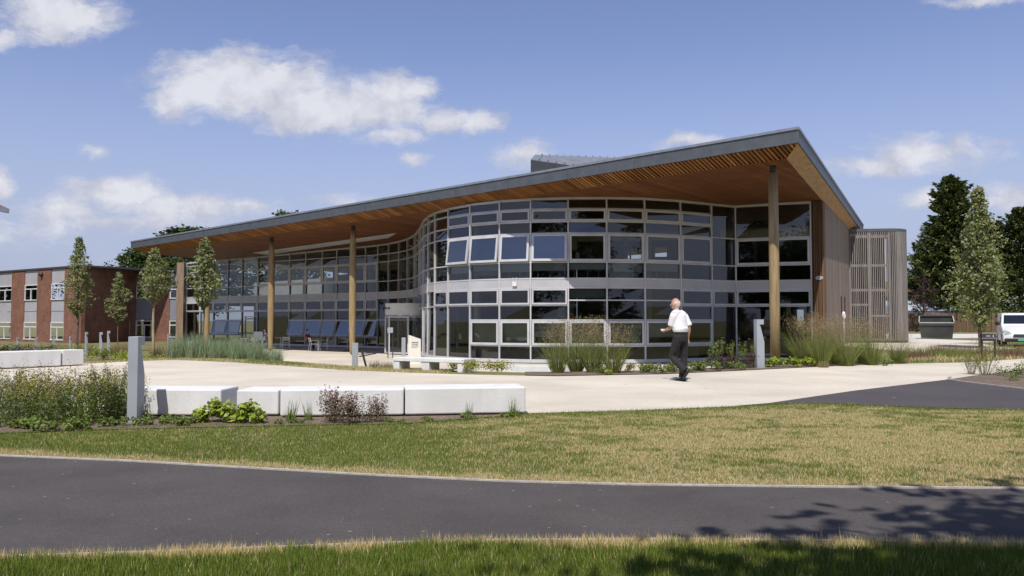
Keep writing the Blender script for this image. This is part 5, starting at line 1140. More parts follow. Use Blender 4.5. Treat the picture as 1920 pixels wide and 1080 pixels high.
# ------------------------------------------------------------------ herbaceous plants
LF_green = leaf_mat('fresh_green_leaves', [(.09, .15, .028), (.16, .22, .045), (.24, .28, .07), (.12, .17, .034)], trans=.3)
LF_olive = leaf_mat('olive_stems', [(.12, .17, .035), (.20, .25, .055), (.31, .32, .10)], trans=.3)
LF_mix = leaf_mat('grey_olive_leaves', [(.11, .16, .05), (.19, .24, .08), (.27, .29, .12)], trans=.3)
LF_lime = leaf_mat('lime_leaves', [(.18, .26, .025), (.32, .41, .05), (.42, .47, .08), (.23, .31, .04)], rough=.4, trans=.3)
LF_bronze = leaf_mat('bronze_leaves', [(.09, .055, .03), (.15, .09, .05), (.10, .11, .04), (.20, .13, .075), (.08, .055, .035), (.11, .125, .05)], rough=.45, trans=.2)
LF_red = leaf_mat('dark_red_leaves', [(.055, .022, .018), (.10, .04, .03), (.07, .05, .025), (.12, .07, .045)], trans=.2)
LF_laven = leaf_mat('grey_green_leaves', [(.16, .23, .10), (.26, .33, .17), (.36, .41, .26), (.18, .26, .10)], trans=.25)
LF_straw = leaf_mat('straw_heads', [(.30, .235, .12), (.42, .34, .19), (.24, .175, .095), (.35, .28, .15)], rough=.8, trans=.35)
LF_yell = leaf_mat('yellow_flowers', [(.50, .40, .03), (.62, .50, .05), (.40, .33, .05)], trans=.3)
LF_seed = leaf_mat('brown_seed_heads', [(.16, .09, .06), (.24, .15, .09), (.20, .10, .09)], trans=.2)
LF_pale = leaf_mat('pale_yellow_green', [(.30, .30, .05), (.42, .40, .08), (.22, .26, .05)], trans=.3)
def ribbons(base, tips, w, seg=3, bend=.25, rng=RNG, taper=True):
    """thin curved blades from base to tips (n,3); every seg gives one quad, one island per blade"""
    n = len(base); d = tips - base; side = norm(np.cross(d, rng.normal(size=(n, 3)))) * (np.broadcast_to(w, (n,)) * .5)[:, None]
    out = np.array([0, 0, 1.0]); V = []
    for k in range(seg + 1):
        f = k / seg; p = base + d * f + out * (np.linalg.norm(d[:, :2], axis=1) * bend * 4 * f * (1 - f))[:, None] * .6
        ww = (1 - .92 * f) if taper else 1; V.append(p - side * ww); V.append(p + side * ww)
    return np.stack(V, 1)
def ribbon_mesh(name, base, tips, w, seg=3, bend=.25, rng=RNG):
    V = ribbons(base, tips, w, seg, bend, rng); n = len(base); nv = 2 * (seg + 1)
    me = bpy.data.meshes.new(name); F_ = []
    idx = np.arange(n)[:, None] * nv; fs = np.concatenate([idx + np.array([[2 * k, 2 * k + 1, 2 * k + 3, 2 * k + 2]]) for k in range(seg)], 0)
    me.vertices.add(n * nv); me.vertices.foreach_set('co', V.reshape(-1, 3).astype(np.float32).ravel()); me.loops.add(len(fs) * 4); me.loops.foreach_set('vertex_index', fs.ravel().astype(np.int32))
    me.polygons.add(len(fs)); me.polygons.foreach_set('loop_start', np.arange(0, len(fs) * 4, 4, dtype=np.int32)); me.update(calc_edges=True); me.validate(); return me
def disc(n, r, rng): a = rng.random(n) * 6.283; q = np.sqrt(rng.random(n)) * r; return np.stack([q * np.cos(a), q * np.sin(a), np.zeros(n)], 1)
def tall_grass(seed, h=1.25, r=.15, spread=.75, n=270, heads=60):
    rng = np.random.default_rng(seed); root = thing('ornamental_grass', 'x', 'grass clump')
    b = disc(n, r, rng); a = norm(b + rng.normal(size=(n, 3)) * .03 * np.array([1, 1, 0])); t = b + a * (spread * rng.uniform(.1, 1.0, n))[:, None] * .8; t[:, 2] = h * rng.uniform(.42, .82, n) 
    link('blades', ribbon_mesh('blades', b, t, .010, 4, .3, rng), LF_olive, root)
    b = disc(heads, r, rng); t = b * 2.6 + rng.normal(size=(heads, 3)) * .16; t[:, 2] = h * rng.uniform(.72, 1.05, heads)
    P = []; 
    for q, p0 in zip(t, b):
        for j in range(26):
            f = rng.uniform(.0, 1); P.append(q + np.array([rng.normal() * .075 * (1 - .4 * f), rng.normal() * .075 * (1 - .4 * f), -.34 * f * h * .8 + .05]) + (q - p0) * np.array([-.3, -.3, 0]) * f)
    P = np.array(P); n2 = len(P); L = rng.uniform(.02, .05, n2); U = norm(rng.normal(size=(n2, 3)) * .6 + np.array([0, 0, 1])); N = norm(rng.normal(size=(n2, 3)))
    V1 = leaf_verts(P, N, L, L * .28, rng, along=U); V2 = ribbons(b, t, .006, 1, .05, rng).reshape(heads, 4, 3)[:, [0, 1, 3, 2]].reshape(-1, 3)
    link('seed_heads', np_mesh('seed_heads', np.concatenate([V1, V2]), 4), LF_straw, root); return root
def leafy(name, cat, seed, w, d, h, n, leaf, m, up=.6, asp=.55, clump=9, stems=None):
    rng = np.random.default_rng(seed); root = thing(name, 'x', cat); c = []; r = []
    for k in range(clump):
        a = rng.random() * 6.283; q = rng.random() ** .5; c.append((w * .5 * q * math.cos(a) * .85, d * .5 * q * math.sin(a) * .85, h * (.25 + .5 * rng.random() * (1 - .5 * q)))); r.append(h * rng.uniform(.28, .45))
    C = np.repeat(np.array(c), n // clump, 0); R_ = np.repeat(np.array(r), n // clump); k = len(C); dd = norm(rng.normal(size=(k, 3))) * rng.random((k, 1)) ** .4; P = C + dd * R_[:, None]; P[:, 2] = np.abs(P[:, 2]) + .01
    N = norm(dd * .5 + rng.normal(size=(k, 3)) * .5 + np.array([0, 0, up])); L = leaf * rng.uniform(.6, 1.3, k)
    link('foliage', np_mesh('foliage', leaf_verts(P, N, L, L * asp, rng), 4), m, root)
    if stems:
        ns, sh, sm_, lw = stems; b = disc(ns, w * .4, rng) * np.array([1, d / w, 1]); t = b * 1.25 + rng.normal(size=(ns, 3)) * .03; t[:, 2] = sh * rng.uniform(.7, 1.1, ns)
        P = []; 
        for p, q in zip(b, t):
            for j in range(34): f = rng.uniform(.55, 1); P.append(p + (q - p) * f + rng.normal(size=3) * .016)
        P = np.array(P); L = lw * rng.uniform(.6, 1.4, len(P)); V1 = leaf_verts(P, norm(rng.normal(size=(len(P), 3)) + np.array([0, -.3, .5])), L, L * .6, rng); V2 = ribbons(b, t, .008, 1, .02, rng).reshape(ns, 4, 3)[:, [0, 1, 3, 2]].reshape(-1, 3)
        link('flower_stems', np_mesh('flower_stems', np.concatenate([V1, V2]), 4), sm_, root)
    return root
def perennial(seed, w=.62, h=.78, n=58):
    rng = np.random.default_rng(seed); root = thing('flowering_perennial', 'x', 'plant'); b = disc(n, w * .42, rng); t = b * 1.5 + rng.normal(size=(n, 3)) * .05; t[:, 2] = h * rng.uniform(.62, 1.05, n)
    P = []; S_ = []; Y_ = []; B_ = []
    for p, q in zip(b, t):
        for j in range(34): f = rng.uniform(.08, .92); P.append(p + (q - p) * f + rng.normal(size=3) * .028)
        k = rng.random()
        for j in range(16):
            f = rng.uniform(.74, 1.03); (Y_ if k < .36 else B_).append(p + (q - p) * f + rng.normal(size=3) * .014)
    P = np.array(P); n1 = len(P); L = rng.uniform(.025, .06, n1); U = norm(rng.normal(size=(n1, 3)) + np.array([0, 0, .5])); V1 = leaf_verts(P, norm(rng.normal(size=(n1, 3))), L, L * .34, rng, along=U)
    V2 = ribbons(b, t, .007, 1, .02, rng).reshape(n, 4, 3)[:, [0, 1, 3, 2]].reshape(-1, 3)
    link('foliage', np_mesh('foliage', np.concatenate([V1, V2]), 4), LF_green if seed % 2 else LF_mix, root)
    Y_ = np.array(Y_); L = rng.uniform(.012, .026, len(Y_)); link('flowers', np_mesh('flowers', leaf_verts(Y_, norm(rng.normal(size=(len(Y_), 3))), L, L * .8, rng), 4), LF_yell, root)
    B_ = np.array(B_); L = rng.uniform(.012, .026, len(B_)); link('seed_heads', np_mesh('seed_heads', leaf_verts(B_, norm(rng.normal(size=(len(B_), 3))), L, L * .6, rng), 4), LF_seed, root); return root
def spiky(name, cat, seed, w, d, h, n, m, bw=.01, lean=.35):
    rng = np.random.default_rng(seed); root = thing(name, 'x', cat); b = disc(n, .5, rng) * np.array([w, d, 1]); t = b + rng.normal(size=(n, 3)) * h * lean * .5; t[:, 2] = h * rng.uniform(.45, 1.05, n)
    link('foliage', ribbon_mesh('foliage', b, t, bw, 2, .1, rng), m, root); return root
def spread(makers, items, group):
    protos = [(mk, [False], [None]) for mk in makers]
    for i, (px, Y, sc, lab) in enumerate(items):
        mk, used, pr = protos[i % len(protos)]
        if pr[0] is None: pr[0] = mk()
        x, y, z = pY(px, Y); place(pr[0], used, (x, y, z), (i * 2.4) % 6.28, sc, lab, group)
# foreground left: yellow flowered perennials
it = []; rnd = random.Random(4)
LBL = ['bushy perennial at the left edge', 'perennial second from the left edge in front', 'perennial with many yellow flowers left of the gap', 'grey green perennial in the left part of the bed', 'tall perennial in the middle of the flowered clump', 'perennial with brown seed spikes behind the front row', 'densely flowered perennial near the bollard', 'perennial right beside the grey foreground bollard', 'low front perennial by the lawn edge', 'leaning perennial whose stem stands clear at the bollard foot']
pxs = [(-12, 10.3), (28, 9.95), (66, 10.3), (96, 10.0), (128, 10.35), (158, 10.05), (186, 10.4), (214, 10.5), (48, 10.6), (234, 10.72)]
for (px, Y), lb in zip(pxs, LBL): it.append((px, Y, rnd.uniform(.78, .97) * (.95 if px > 200 else 1), lb))
spread([lambda: perennial(1), lambda: perennial(2), lambda: perennial(3)], it, 'yellow flowered perennials in the foreground bed')
spread([lambda: leafy('low_herb', 'plant', 61, .7, .35, .16, 420, .05, LF_green)], [(20, 9.55, 1, 'low green herb at the far left foot of the perennials'), (80, 9.55, 1.1, 'low green herb below the yellow perennials, second from left'), (140, 9.6, 1, 'low green herb below the yellow perennials, third from left'), (196, 9.65, .9, 'low green herb left of the foreground bollard'), (290, 9.95, .8, 'low green weeds right of the foreground bollard'), (330, 10.0, .85, 'low green weeds between the bollard and the lime plants'), (880, 10.55, .6, 'small weeds at the foot of the rightmost concrete block'), (955, 10.8, .55, 'small weeds near the right end of the concrete blocks'), (545, 10.0, .55, 'low green weeds under the pale weeds left of the bronze shrubs'), (742, 10.15, .5, 'low green weeds just right of the bronze shrubs'), (800, 10.3, .45, 'low weeds before the left part of the rightmost block'), (365, 9.95, .7, 'low green weeds touching the lime plants on their left')], 'low herbs along the lawn edge')
spread([lambda: leafy('lime_shrub', 'shrub', 71, .44, .34, .27, 420, .075, LF_lime, up=.9, asp=.6)], [(412, 10.15, 1.2, 'lime green leafy plant left of the pair before the shortest block'), (470, 10.15, 1.12, 'lime green leafy plant right of the pair before the shortest block')], 'lime green leafy plants')
spread([lambda: leafy('bronze_shrub', 'shrub', 75, .40, .34, .36, 900, .032, LF_bronze, asp=.6, stems=(16, .46, LF_seed, .026))], [(622, 10.2, .92, 'bronze leaved shrub, tallest and left of the three'), (662, 10.0, .85, 'bronze leaved shrub in the middle of the three'), (706, 10.2, .74, 'bronze leaved shrub, right and smallest of the three')], 'bronze leaved shrubs before the white blocks')
spread([lambda: spiky('weed', 'weed', 81, .16, .12, .30, 34, LF_green, .014, .25)], [(545, 10.3, 1.0, 'tall pale weed left of the bronze shrubs'), (583, 10.35, .9, 'pale weed touching the bronze shrubs on their left'), (877, 10.6, .8, 'thin weed against the rightmost white block'), (962, 10.75, .9, 'thin weed near the end of the rightmost white block'), (283, 10.3, .9, 'thin weed in front of the block behind the bollard')], 'weeds along the white blocks')
# tall ornamental grasses
GT = 'tall feathery ornamental grasses'
spread([lambda: tall_grass(91), lambda: tall_grass(92, spread=.9), lambda: tall_grass(93, spread=.62)],
       [(1045, 19.6, 1.0, 'tall feathery grass, leftmost before the curved glass wall'), (1080, 20.2, 1.05, 'tall feathery grass second from left before the curved glass wall'), (1112, 19.7, 1.08, 'tall feathery grass, densest of the group before the curved glass wall'), (1150, 19.5, .95, 'tall feathery grass, rightmost of the group before the curved glass wall'),
        (1506, 23.2, 1.12, 'tall feathery grass immediately right of the right timber column'), (1538, 22.4, 1.15, 'tall feathery grass before the brown clad pier'), (1560, 23.4, 1.1, 'tall feathery grass before the lit cladding'), (1586, 22.6, 1.1, 'tall feathery grass below the narrow slot windows'),
        (1614, 23.6, 1.05, 'tall feathery grass at the left foot of the slatted tower'), (1634, 23.0, .95, 'tall feathery grass before the middle of the slatted tower'), (1682, 23.8, .85, 'tall feathery grass before the rounded corner of the tower'), (1524, 24.2, 1.05, 'tall feathery grass behind the others by the right column')], GT)
# bed between paving and glass
spread([lambda: leafy('ground_cover_plant', 'plant', 101, .75, .5, .26, 520, .05, LF_green)], [(1190, 19.7, 1.0, 'green bed plant just right of the tall grasses'), (1228, 19.5, 1.1, 'green bed plant left of the walking man'), (1258, 20.0, 1.1, 'green bed plant behind the walking man'), (1300, 20.1, 1.1, 'green bed plant right of the walking man'), (1330, 20.4, 1.2, 'green bed plant before the dark red shrubs'), (1372, 20.9, 1.0, 'green bed plant between the dark red shrubs and the bollard'), (1130, 19.2, .8, 'low green plant among the tall grasses'), (1660, 22.8, .8, 'low plant under the right hand grasses')], 'low green bed plants by the glass wall')
spread([lambda: leafy('dark_red_shrub', 'shrub', 111, .55, .5, .52, 800, .045, LF_red, stems=(12, .72, LF_green, .04))], [(1340, 21.0, 1.05, 'dark red shrub right of the walking man, leftmost of three'), (1376, 21.3, .95, 'dark red shrub, middle one left of the right bollard'), (1404, 21.6, .9, 'dark red shrub closest to the right bollard')], 'dark red shrubs in the bed')
spread([lambda: leafy('lime_bed_shrub', 'shrub', 121, .62, .45, .32, 480, .085, LF_lime, up=.9, asp=.6)], [(1452, 21.9, .95, 'lime leaved shrub directly under the right timber column'), (1482, 22.1, .9, 'lime leaved shrub second right of the bollard'), (1516, 22.3, .85, 'lime leaved shrub at the left foot of the right hand grasses'), (1140, 18.9, .45, 'small lime plant at the foot of the middle grasses')], 'lime leaved shrubs by the right column')
spread([lambda: leafy('pale_yellow_shrub', 'shrub', 131, .40, .35, .28, 420, .04, LF_pale)], [(885, 20.0, 1.35, 'pale yellow plant at the right end of the bench'), (915, 20.2, 1.2, 'pale yellow plant second right of the bench'), (946, 20.1, 1.3, 'pale yellow plant before the low retaining wall'), (848, 21.0, 1.2, 'pale yellow plant under the bench')], 'pale yellow plants by the bench')
spread([lambda: spiky('dry_grass_clump', 'grass clump', 141, .5, .4, .34, 260, LF_straw, .012, .5)], [(705, 23.4, .8, 'dry straw coloured grass clump left of the bench'), (728, 23.0, .75, 'dry straw coloured grass clump touching the bench end'), (803, 25.5, 1.1, 'dry grass clump behind the bench by the white sign'), (835, 25.8, 1.0, 'dry grass clump behind the bench at the foot of the glass'), (1542, 21.9, .6, 'dry pale tussock at the paving edge below the grasses'), (1690, 24.0, .6, 'dry tussock right of the tower grasses'), (222, 44, 2.0, 'beige dry grass at the foot of the smallest young tree'), (240, 43, 2.0, 'beige dry grass before the shaded brick corner'), (300, 41.5, 1.9, 'beige dry grass at the foot of the round topped young tree'), (180, 43, 1.7, 'beige dry grass by the far bollards')], 'dry grass clumps')
# lavender bed at the left
rnd = random.Random(12); it = []; k = 0; LN = ['left end', 'second from left', 'third from left', 'fourth from left', 'left of the thin trunk', 'at the thin trunk', 'right of the thin trunk', 'before the first column', 'near the information board', 'below the information board', 'right end']
for i, px in enumerate(np.linspace(336, 520, 11)): it.append((px, 27.3 + (i % 2) * .8 - (i / 11) * 1.3, (1.5 - .65 * (i / 10) ** 3) * rnd.uniform(.72, 1.12), 'grey green lavender like clump, ' + LN[i] + ' of the front row'))
spread([lambda: spiky('lavender_clump', 'plant', 151, .55, .5, .62, 300, LF_laven, .013, .3), lambda: spiky('lavender_clump', 'plant', 152, .5, .5, .66, 260, LF_laven, .013, .35)], it, 'grey green lavender clumps left of the terrace')
it = [(px, 29.6 + (i % 2) * .7, 1.5, 'grey green lavender like clump, ' + LN[i] + ' of the back row') for i, px in enumerate(np.linspace(346, 470, 8))]
spread([lambda: spiky('lavender_clump', 'plant', 153, .6, .5, .68, 280, LF_laven, .014, .3)], it, 'grey green lavender clumps left of the terrace')
spread([lambda: leafy('green_herb', 'plant', 161, .9, .6, .55, 460, .07, LF_lime), lambda: leafy('green_herb', 'plant', 162, .9, .6, .6, 460, .07, LF_green)],
       [(272, 33, 1.0, 'yellow green herb right behind the foreground bollard'), (292, 33.5, 1.05, 'green herb at the foot of the round topped tree'), (310, 33, 1.0, 'yellow green herb left of the lavender'), (327, 34, 1.1, 'green herb touching the lavender on its left'), (180, 38, 1.2, 'green herb among the far bollards'), (205, 38, 1.3, 'green herb below the smallest young tree'), (230, 36, 1.1, 'yellow green herb left behind the foreground bollard'), (395, 36, 1.3, 'tall green herb at the foot of the first column'), (365, 36, 1.2, 'green herb behind the lavender left of the first column'), (425, 35, 1.2, 'green herb behind the lavender right of the first column'), (250, 37, 1.2, 'green herb behind the top of the foreground bollard')], 'green herbs in the left beds')
spread([lambda: leafy('hedge_shrub', 'shrub', 171, 1.5, .9, .85, 620, .08, LF_olive), lambda: leafy('hedge_shrub', 'shrub', 172, 1.5, .9, .8, 620, .08, LF_green)],
       [(px, 42 + (i % 2), 1.0, 'low shrub behind the far white blocks, ' + s) for i, (px, s) in enumerate(((-8, 'at the left edge'), (28, 'below the leftmost window'), (62, 'below the second window'), (96, 'below the third window'), (128, 'left of the tallest young tree'), (158, 'right of the tallest young tree')))], 'low shrubs along the brick building')
# right: meadow, fennel and small plants in the corner bed
spread([lambda: spiky('purple_meadow_grass', 'grass clump', 181, 1.5, .9, .42, 520, LF_seed, .012, .4), lambda: spiky('purple_meadow_grass', 'grass clump', 182, 1.5, .9, .40, 520, LF_olive, .012, .4)],
       [(px, 28 + (i % 3) * 1.6, 1.0, 'brownish meadow grass, ' + s) for i, (px, s) in enumerate(((1712, 'nearest the tower'), (1738, 'second from the tower'), (1766, 'below the waste container'), (1795, 'left of the slim tree'), (1820, 'at the foot of the slim tree'), (1872, 'right of the dark sign'), (1902, 'at the right edge')))], 'brownish meadow grass clumps')
def fennel(seed, h=.85, w=.7):
    rng = np.random.default_rng(seed); root = thing('fennel_bush', 'x', 'plant'); n = 34; b = disc(n, .1, rng); a = norm(b * np.array([1, 1, 0]) + 1e-6); t = b + a * (w * .55 * rng.random(n))[:, None]; t[:, 2] = h * rng.uniform(.5, 1, n)
    P = []
    for p, q in zip(b, t):
        for j in range(40): f = rng.uniform(.35, 1.02); P.append(p + (q - p) * f + rng.normal(size=3) * .04)
    P = np.array(P); L = rng.uniform(.02, .05, len(P)); V1 = leaf_verts(P, norm(rng.normal(size=(len(P), 3))), L, L * .3, rng); V2 = ribbons(b, t, .012, 1, .05, rng).reshape(n, 4, 3)[:, [0, 1, 3, 2]].reshape(-1, 3)
    link('foliage', np_mesh('foliage', np.concatenate([V1, V2]), 4), leaf_mat('fennel_leaves', [(.12, .13, .03), (.20, .20, .05), (.28, .25, .06), (.10, .12, .03)]), root); return root
spread([lambda: fennel(191)], [(1842, 18.9, 1.0, 'airy yellow green fennel like bush in the corner bed'), (1818, 19.2, .75, 'smaller airy bush left of the fennel like bush')], 'airy bushes in the corner bed')
spread([lambda: leafy('corner_herb', 'plant', 201, .45, .4, .3, 260, .045, LF_green)], [(1872, 18.6, .9, 'green herb right of the fennel like bush'), (1905, 18.0, 1.2, 'green herb at the right edge of the corner bed'), (1895, 17.0, .7, 'low herb in the front of the corner bed'), (1925, 19.5, 1.2, 'green herb cut by the right edge'), (1778, 17.6, .25, 'tiny plant at the tip of the corner bed')], 'small herbs in the corner bed')
# ------------------------------------------------------------------ people
def bake(o, voxel, smooth=6, fac=.5):
    m = o.modifiers.new('r', 'REMESH'); m.mode = 'VOXEL'; m.voxel_size = voxel; m.use_smooth_shade = True
    s = o.modifiers.new('s', 'SMOOTH'); s.iterations = smooth; s.factor = fac
    dg = bpy.context.evaluated_depsgraph_get(); dg.update(); me = bpy.data.meshes.new_from_object(o.evaluated_get(dg)); mats = o.data.materials[0]
    o.modifiers.clear(); old = o.data; o.data = me; bpy.data.meshes.remove(old); me.materials.clear(); me.materials.append(mats)
    me.polygons.foreach_set('use_smooth', [True] * len(me.polygons)); return o
V3 = lambda *a: Vector(a)
M_skin = mat('skin', (.42, .22, .15), (.52, .29, .21), scale=9, rough=.55); M_shirt = mat('white_cotton_shirt', (.70, .70, .73), (.80, .80, .82), scale=9, rough=.85, bump=.6, bscale=9)
M_trous = mat('charcoal_trousers', (.012, .010, .011), (.022, .019, .020), scale=9, rough=.85, bump=.25, bscale=16); M_shoe = mat('black_leather', (.012, .012, .012), scale=5, rough=.4); M_hair = mat('thin_grey_hair', (.46, .39, .35), (.64, .58, .54), scale=30, rough=.8)
def hand(mb, wrist, d, palm_n, side, curl=.5, s=1.0):
    """palm and five bent fingers from the wrist along d"""
    d = d.normalized(); n = palm_n.normalized(); w = d.cross(n).normalized() * side
    c = wrist + d * .05 * s; mb.tube([wrist - d * .02, wrist + d * .03 * s, wrist + d * .09 * s], [(.028 * s, .02 * s), (.041 * s, .017 * s), (.040 * s, .014 * s)], 10, side=w)
    for i, (o, l) in enumerate(((-.030, .068), (-.010, .078), (.010, .073), (.029, .058))):
        p0 = wrist + d * .085 * s + w * o * s; a = curl; p1 = p0 + (d * math.cos(a) + n * math.sin(a)) * l * .45 * s; p2 = p1 + (d * math.cos(2.1 * a) + n * math.sin(2.1 * a)) * l * .32 * s; p3 = p2 + (d * math.cos(3 * a) + n * math.sin(3 * a)) * l * .28 * s
        mb.tube([p0, p1, p2, p3], [.0095 * s, .009 * s, .008 * s, .0065 * s], 8)
    p0 = wrist + d * .03 * s - w * .032 * s; p1 = p0 + (d * .6 - w * .7 + n * .3).normalized() * .038 * s; p2 = p1 + (d * .85 - w * .1 + n * .5).normalized() * .034 * s; mb.tube([p0, p1, p2], [.0125 * s, .0105 * s, .008 * s], 8)
def walking_man():
    X, Y = XY(1276, 17.0), 17.0; r = thing('person', 'balding man in white short sleeved shirt and charcoal trousers walking across the paving', 'person', (X, Y, .006))
    fw = V3(-.68, .73, 0).normalized(); rt = V3(.73, .68, 0).normalized()           # facing away to the left
    pel = V3(0, 0, .93); wst = V3(-.015, .01, 1.04); ch = V3(-.03, .03, 1.28); nk = V3(-.055, .05, 1.475); hd = V3(-.085, .085, 1.625)
    shL = ch + V3(0, 0, .13) - rt * .185; shR = ch + V3(0, 0, .12) + rt * .185; elL = V3(-.205, -.02, 1.14) ; waL = elL + fw * .15 + V3(.02, .03, -.06); elR = V3(.20, .10, 1.13); waR = V3(.185, .17, .90)
    hipL = pel - rt * .088; hipR = pel + rt * .088
    kR = V3(.085, .09, .50); aR = V3(.03, .02, .085)                                # right leg carries the weight
    kL = hipL + fw * .17 + V3(0, 0, -.415); aL = kL - fw * .33 + V3(.0, 0, -.285)      # left leg swinging, heel up behind
    b = MB(); b.tube([pel - V3(0, 0, .06), wst, ch, ch + V3(0, 0, .13), nk - V3(0, 0, .04)], [(.13, .095), (.135, .1), (.15, .10), (.12, .07), (.05, .05)], 14, side=rt)
    b.tube([nk - V3(0, 0, .06), nk, hd - V3(0, 0, .04)], [.05, .054, .056], 12)
    face = (fw * .92 - rt * .3).normalized()
    b.ball(hd + V3(0, 0, .018), (.076, .096, .116), 18, 12, side=face.cross(V3(0, 0, 1)))
    b.ball(hd + face * .035 - V3(0, 0, .055), (.052, .055, .06), 12, 8, side=face.cross(V3(0, 0, 1)))
    b.tube([hd + face * .088 + V3(0, 0, .02), hd + face * .118 - V3(0, 0, .02), hd + face * .098 - V3(0, 0, .028)], [.009, .016, .012], 8)
    fr_ = face.cross(V3(0, 0, 1))
    for s in (-1, 1):
        b.ball(hd + fr_ * s * .078 - face * .01 - V3(0, 0, .005), (.012, .022, .033), 8, 6, side=fr_)
        b.ball(hd + face * .083 + fr_ * s * .032 + V3(0, 0, .022), (.014, .01, .01), 8, 6)
    b.tube([hd + face * .088 - V3(0, 0, .062) - fr_ * .022, hd + face * .094 - V3(0, 0, .06), hd + face * .088 - V3(0, 0, .062) + fr_ * .022], [.005, .007, .005], 6)
    for sh, el, wa in ((shL, elL, waL), (shR, elR, waR)): b.tube([sh - V3(0, 0, .02), sh.lerp(el, .5), el, el.lerp(wa, .35), wa], [.044, .044, .04, .041, .027], 10)
    hand(b, waL, (waL - elL), V3(0, .1, 1), -1, .55, 1.05); hand(b, waR, (waR - elR).normalized() + fw * .15, -rt, 1, .35, 1.05)
    for h_, k, a in ((hipL, kL, aL), (hipR, kR, aR)): b.tube([h_, h_.lerp(k, .5), k, k.lerp(a, .35), a], [.085, .072, .05, .052, .036], 10)
    bake(obj('body', b, M_skin, r), .006, 4)
    t = MB(); t.tube([pel - V3(0, 0, .09), pel, pel + V3(0, 0, .09)], [(.150, .12), (.172, .132), (.158, .118)], 18, side=rt)
    for h_, k, a, e in ((hipL, kL, aL, .05), (hipR, kR, aR, .05)):
        d = (a - k).normalized(); t.tube([h_ + V3(0, 0, .03), h_.lerp(k, .35), h_.lerp(k, .75), k, k.lerp(a, .3), k.lerp(a, .8), a + d * .01], [.102, .099, .082, .077, .076, .078, .08], 14)
    tr = bake(obj('trousers', t, M_trous, r), .012, 8)
    be = MB(); be.tube([pel + V3(0, 0, .088), pel + V3(0, 0, .12)], [(.163, .123), (.163, .123)], 22, side=rt); obj('belt', be, M_shoe, r, smooth=True)
    s = MB(); s.tube([pel + V3(0, 0, .105), pel + V3(0, 0, .16), wst + V3(0, 0, .08), ch, ch + V3(0, 0, .10), nk - V3(0, 0, .07), nk - V3(0, 0, .005)], [(.168, .13), (.192, .155), (.192, .152), (.196, .142), (.185, .118), (.105, .085), (.066, .066)], 20, side=rt)
    s.tube([shL + V3(0, 0, .0), shL.lerp(nk, .5) + V3(0, 0, -.01), nk - V3(0, 0, .055), shR.lerp(nk, .5) + V3(0, 0, -.01), shR], [.075, .088, .094, .088, .075], 12)
    for sh, el in ((shL, elL), (shR, elR)): s.tube([sh - (el - sh) * .02, sh.lerp(el, .15), sh.lerp(el, .55), sh.lerp(el, .88)], [.072, .082, .083, .088], 12)
    bake(obj('shirt', s, M_shirt, r), .012, 7)
    cl = MB(); cl.tube([nk - V3(0, 0, .015), nk + V3(0, 0, .022)], [.069, .064], 14); obj('collar', cl, M_shirt, r, smooth=True)
    for a, d, pitch in ((aR, fw, 0), (aL, fw, -.95)):
        sh = MB(); dd = (d * math.cos(pitch) + V3(0, 0, math.sin(pitch))).normalized(); u = rt.cross(dd)
        sh.tube([a - dd * .075 - u * .055, a - u * .055, a + dd * .09 - u * .062, a + dd * .165 - u * .066, a + dd * .185 - u * .068], [(.036, .03), (.042, .04), (.046, .026), (.036, .018), (.015, .01)], 12, side=rt); obj('shoe', sh, M_shoe, r, smooth=True)
    hr = MB(); hr.ball(hd + V3(0, 0, .012) - face * .012, (.081, .094, .104), 18, 10, side=fr_); 
    keep = [(i, v) for i, v in enumerate(hr.v)]
    hr.f = [f for f in hr.f if all((Vector(hr.v[i]) - hd).dot(face) < .055 and Vector(hr.v[i]).z < hd.z + .092 for i in f)]; obj('hair', hr, M_hair, r, smooth=True, fix=False)
    return r, waL + (waL - elL).normalized() * .1, fw
man, hp, fw = walking_man()
it_ = thing('folded_paper', 'small folded white paper held in the left hand of the walking man', 'paper', man.location + hp + Vector((0, 0, .03)))
mb = MB(); mb.box8([(-.05, -.035, -.012), (.05, -.035, -.012), (.05, .035, .0), (-.05, .035, .0), (-.05, -.035, .018), (.05, -.035, .018), (.05, .035, .026), (-.05, .035, .026)]); obj('sheet', mb, M_upvc, it_)
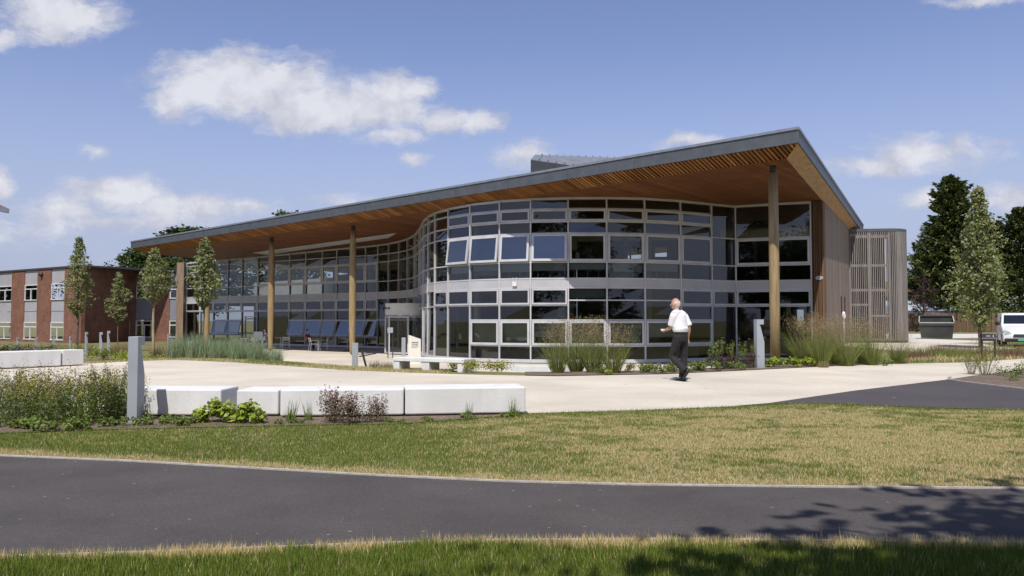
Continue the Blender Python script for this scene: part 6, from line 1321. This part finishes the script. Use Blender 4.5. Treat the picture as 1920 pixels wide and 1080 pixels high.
def seated(px, Y, rz, lab, top, legs, hairc, bag=False):
    r = thing('person', lab, 'person', (XY(px, Y), Y, -.594), rz); fw = V3(0, -1, 0); rt = V3(1, 0, 0)
    pel = V3(0, .02, .53); ch = V3(0, -.01, .88); nk = V3(0, -.03, 1.07); hd = V3(0, -.06, 1.21)
    b = MB(); b.tube([pel, pel.lerp(ch, .5), ch, ch + V3(0, 0, .12), nk], [(.13, .1), (.12, .09), (.15, .1), (.13, .08), (.05, .05)], 12, side=rt); b.tube([nk - V3(0, 0, .05), hd], [.055, .05], 10); b.ball(hd + V3(0, 0, .015), (.074, .092, .112), 14, 10, side=rt); b.tube([hd + V3(0, -.08, .01), hd + V3(0, -.112, -.02)], [.008, .014], 6)
    t = MB(); s = MB(); s.tube([pel, pel.lerp(ch, .5), ch, ch + V3(0, 0, .11), nk - V3(0, 0, .03)], [(.155, .125), (.15, .12), (.175, .125), (.16, .10), (.07, .065)], 14, side=rt)
    for k in (-1, 1):
        sh = ch + V3(k * .17, 0, .10); el = V3(k * .24, -.12, .78); wa = V3(k * .12, -.34, .78); b.tube([sh, el, wa], [.048, .04, .028], 10); hand(b, wa, wa - el, V3(0, 0, -1), k, .4); s.tube([sh, sh.lerp(el, .95), el.lerp(wa, .5)], [.068, .058, .05], 10)
        hp_ = pel + V3(k * .09, 0, -.02); kn = V3(k * .11, -.43, .52); an = V3(k * .11, -.40, .09); b.tube([hp_, kn, an], [.07, .05, .038], 10); t.tube([hp_, kn, kn.lerp(an, .5), an], [.095, .072, .062, .058], 10)
        sh_ = MB(); sh_.tube([an + V3(0, .06, -.05), an + V3(0, -.06, -.055), an + V3(0, -.16, -.065)], [(.036, .035), (.042, .032), (.025, .018)], 10, side=rt); obj('shoe', sh_, M_shoe, r, smooth=True)
    t.tube([pel - V3(0, 0, .07), pel + V3(0, 0, .1)], [(.16, .13), (.15, .12)], 12, side=rt)
    bake(obj('body', b, M_skin, r), .009, 3); bake(obj('top', s, top, r), .016, 5); bake(obj('trousers', t, legs, r), .016, 5)
    h = MB(); h.ball(hd + V3(0, .015, .03), (.086, .098, .115), 14, 10, side=rt); h.f = [f for f in h.f if all(not (h.v[i][1] < hd.y - .05 and h.v[i][2] < hd.z + .07) for i in f)]; obj('hair', h, hairc, r, smooth=True, fix=False)
    return r
M_top1 = mat('red_check_top', (.14, .04, .04), (.30, .14, .12), scale=14, rough=.9); M_top2 = mat('dark_blue_top', (.03, .035, .06), (.06, .065, .10), scale=9, rough=.9); M_dh = mat('dark_hair', (.012, .010, .010), (.03, .025, .022), scale=20, rough=.6)
seated(576, 49.4, math.radians(70), 'dark haired person in reddish top seated at a table under the tilted windows', M_top1, M_trous, M_dh)
seated(499, 51.5, math.radians(-30), 'person in a dark top seated in shade left of the tapering timber column', M_top2, M_trous, mat('brown_hair', (.10, .06, .04), scale=20, rough=.6))
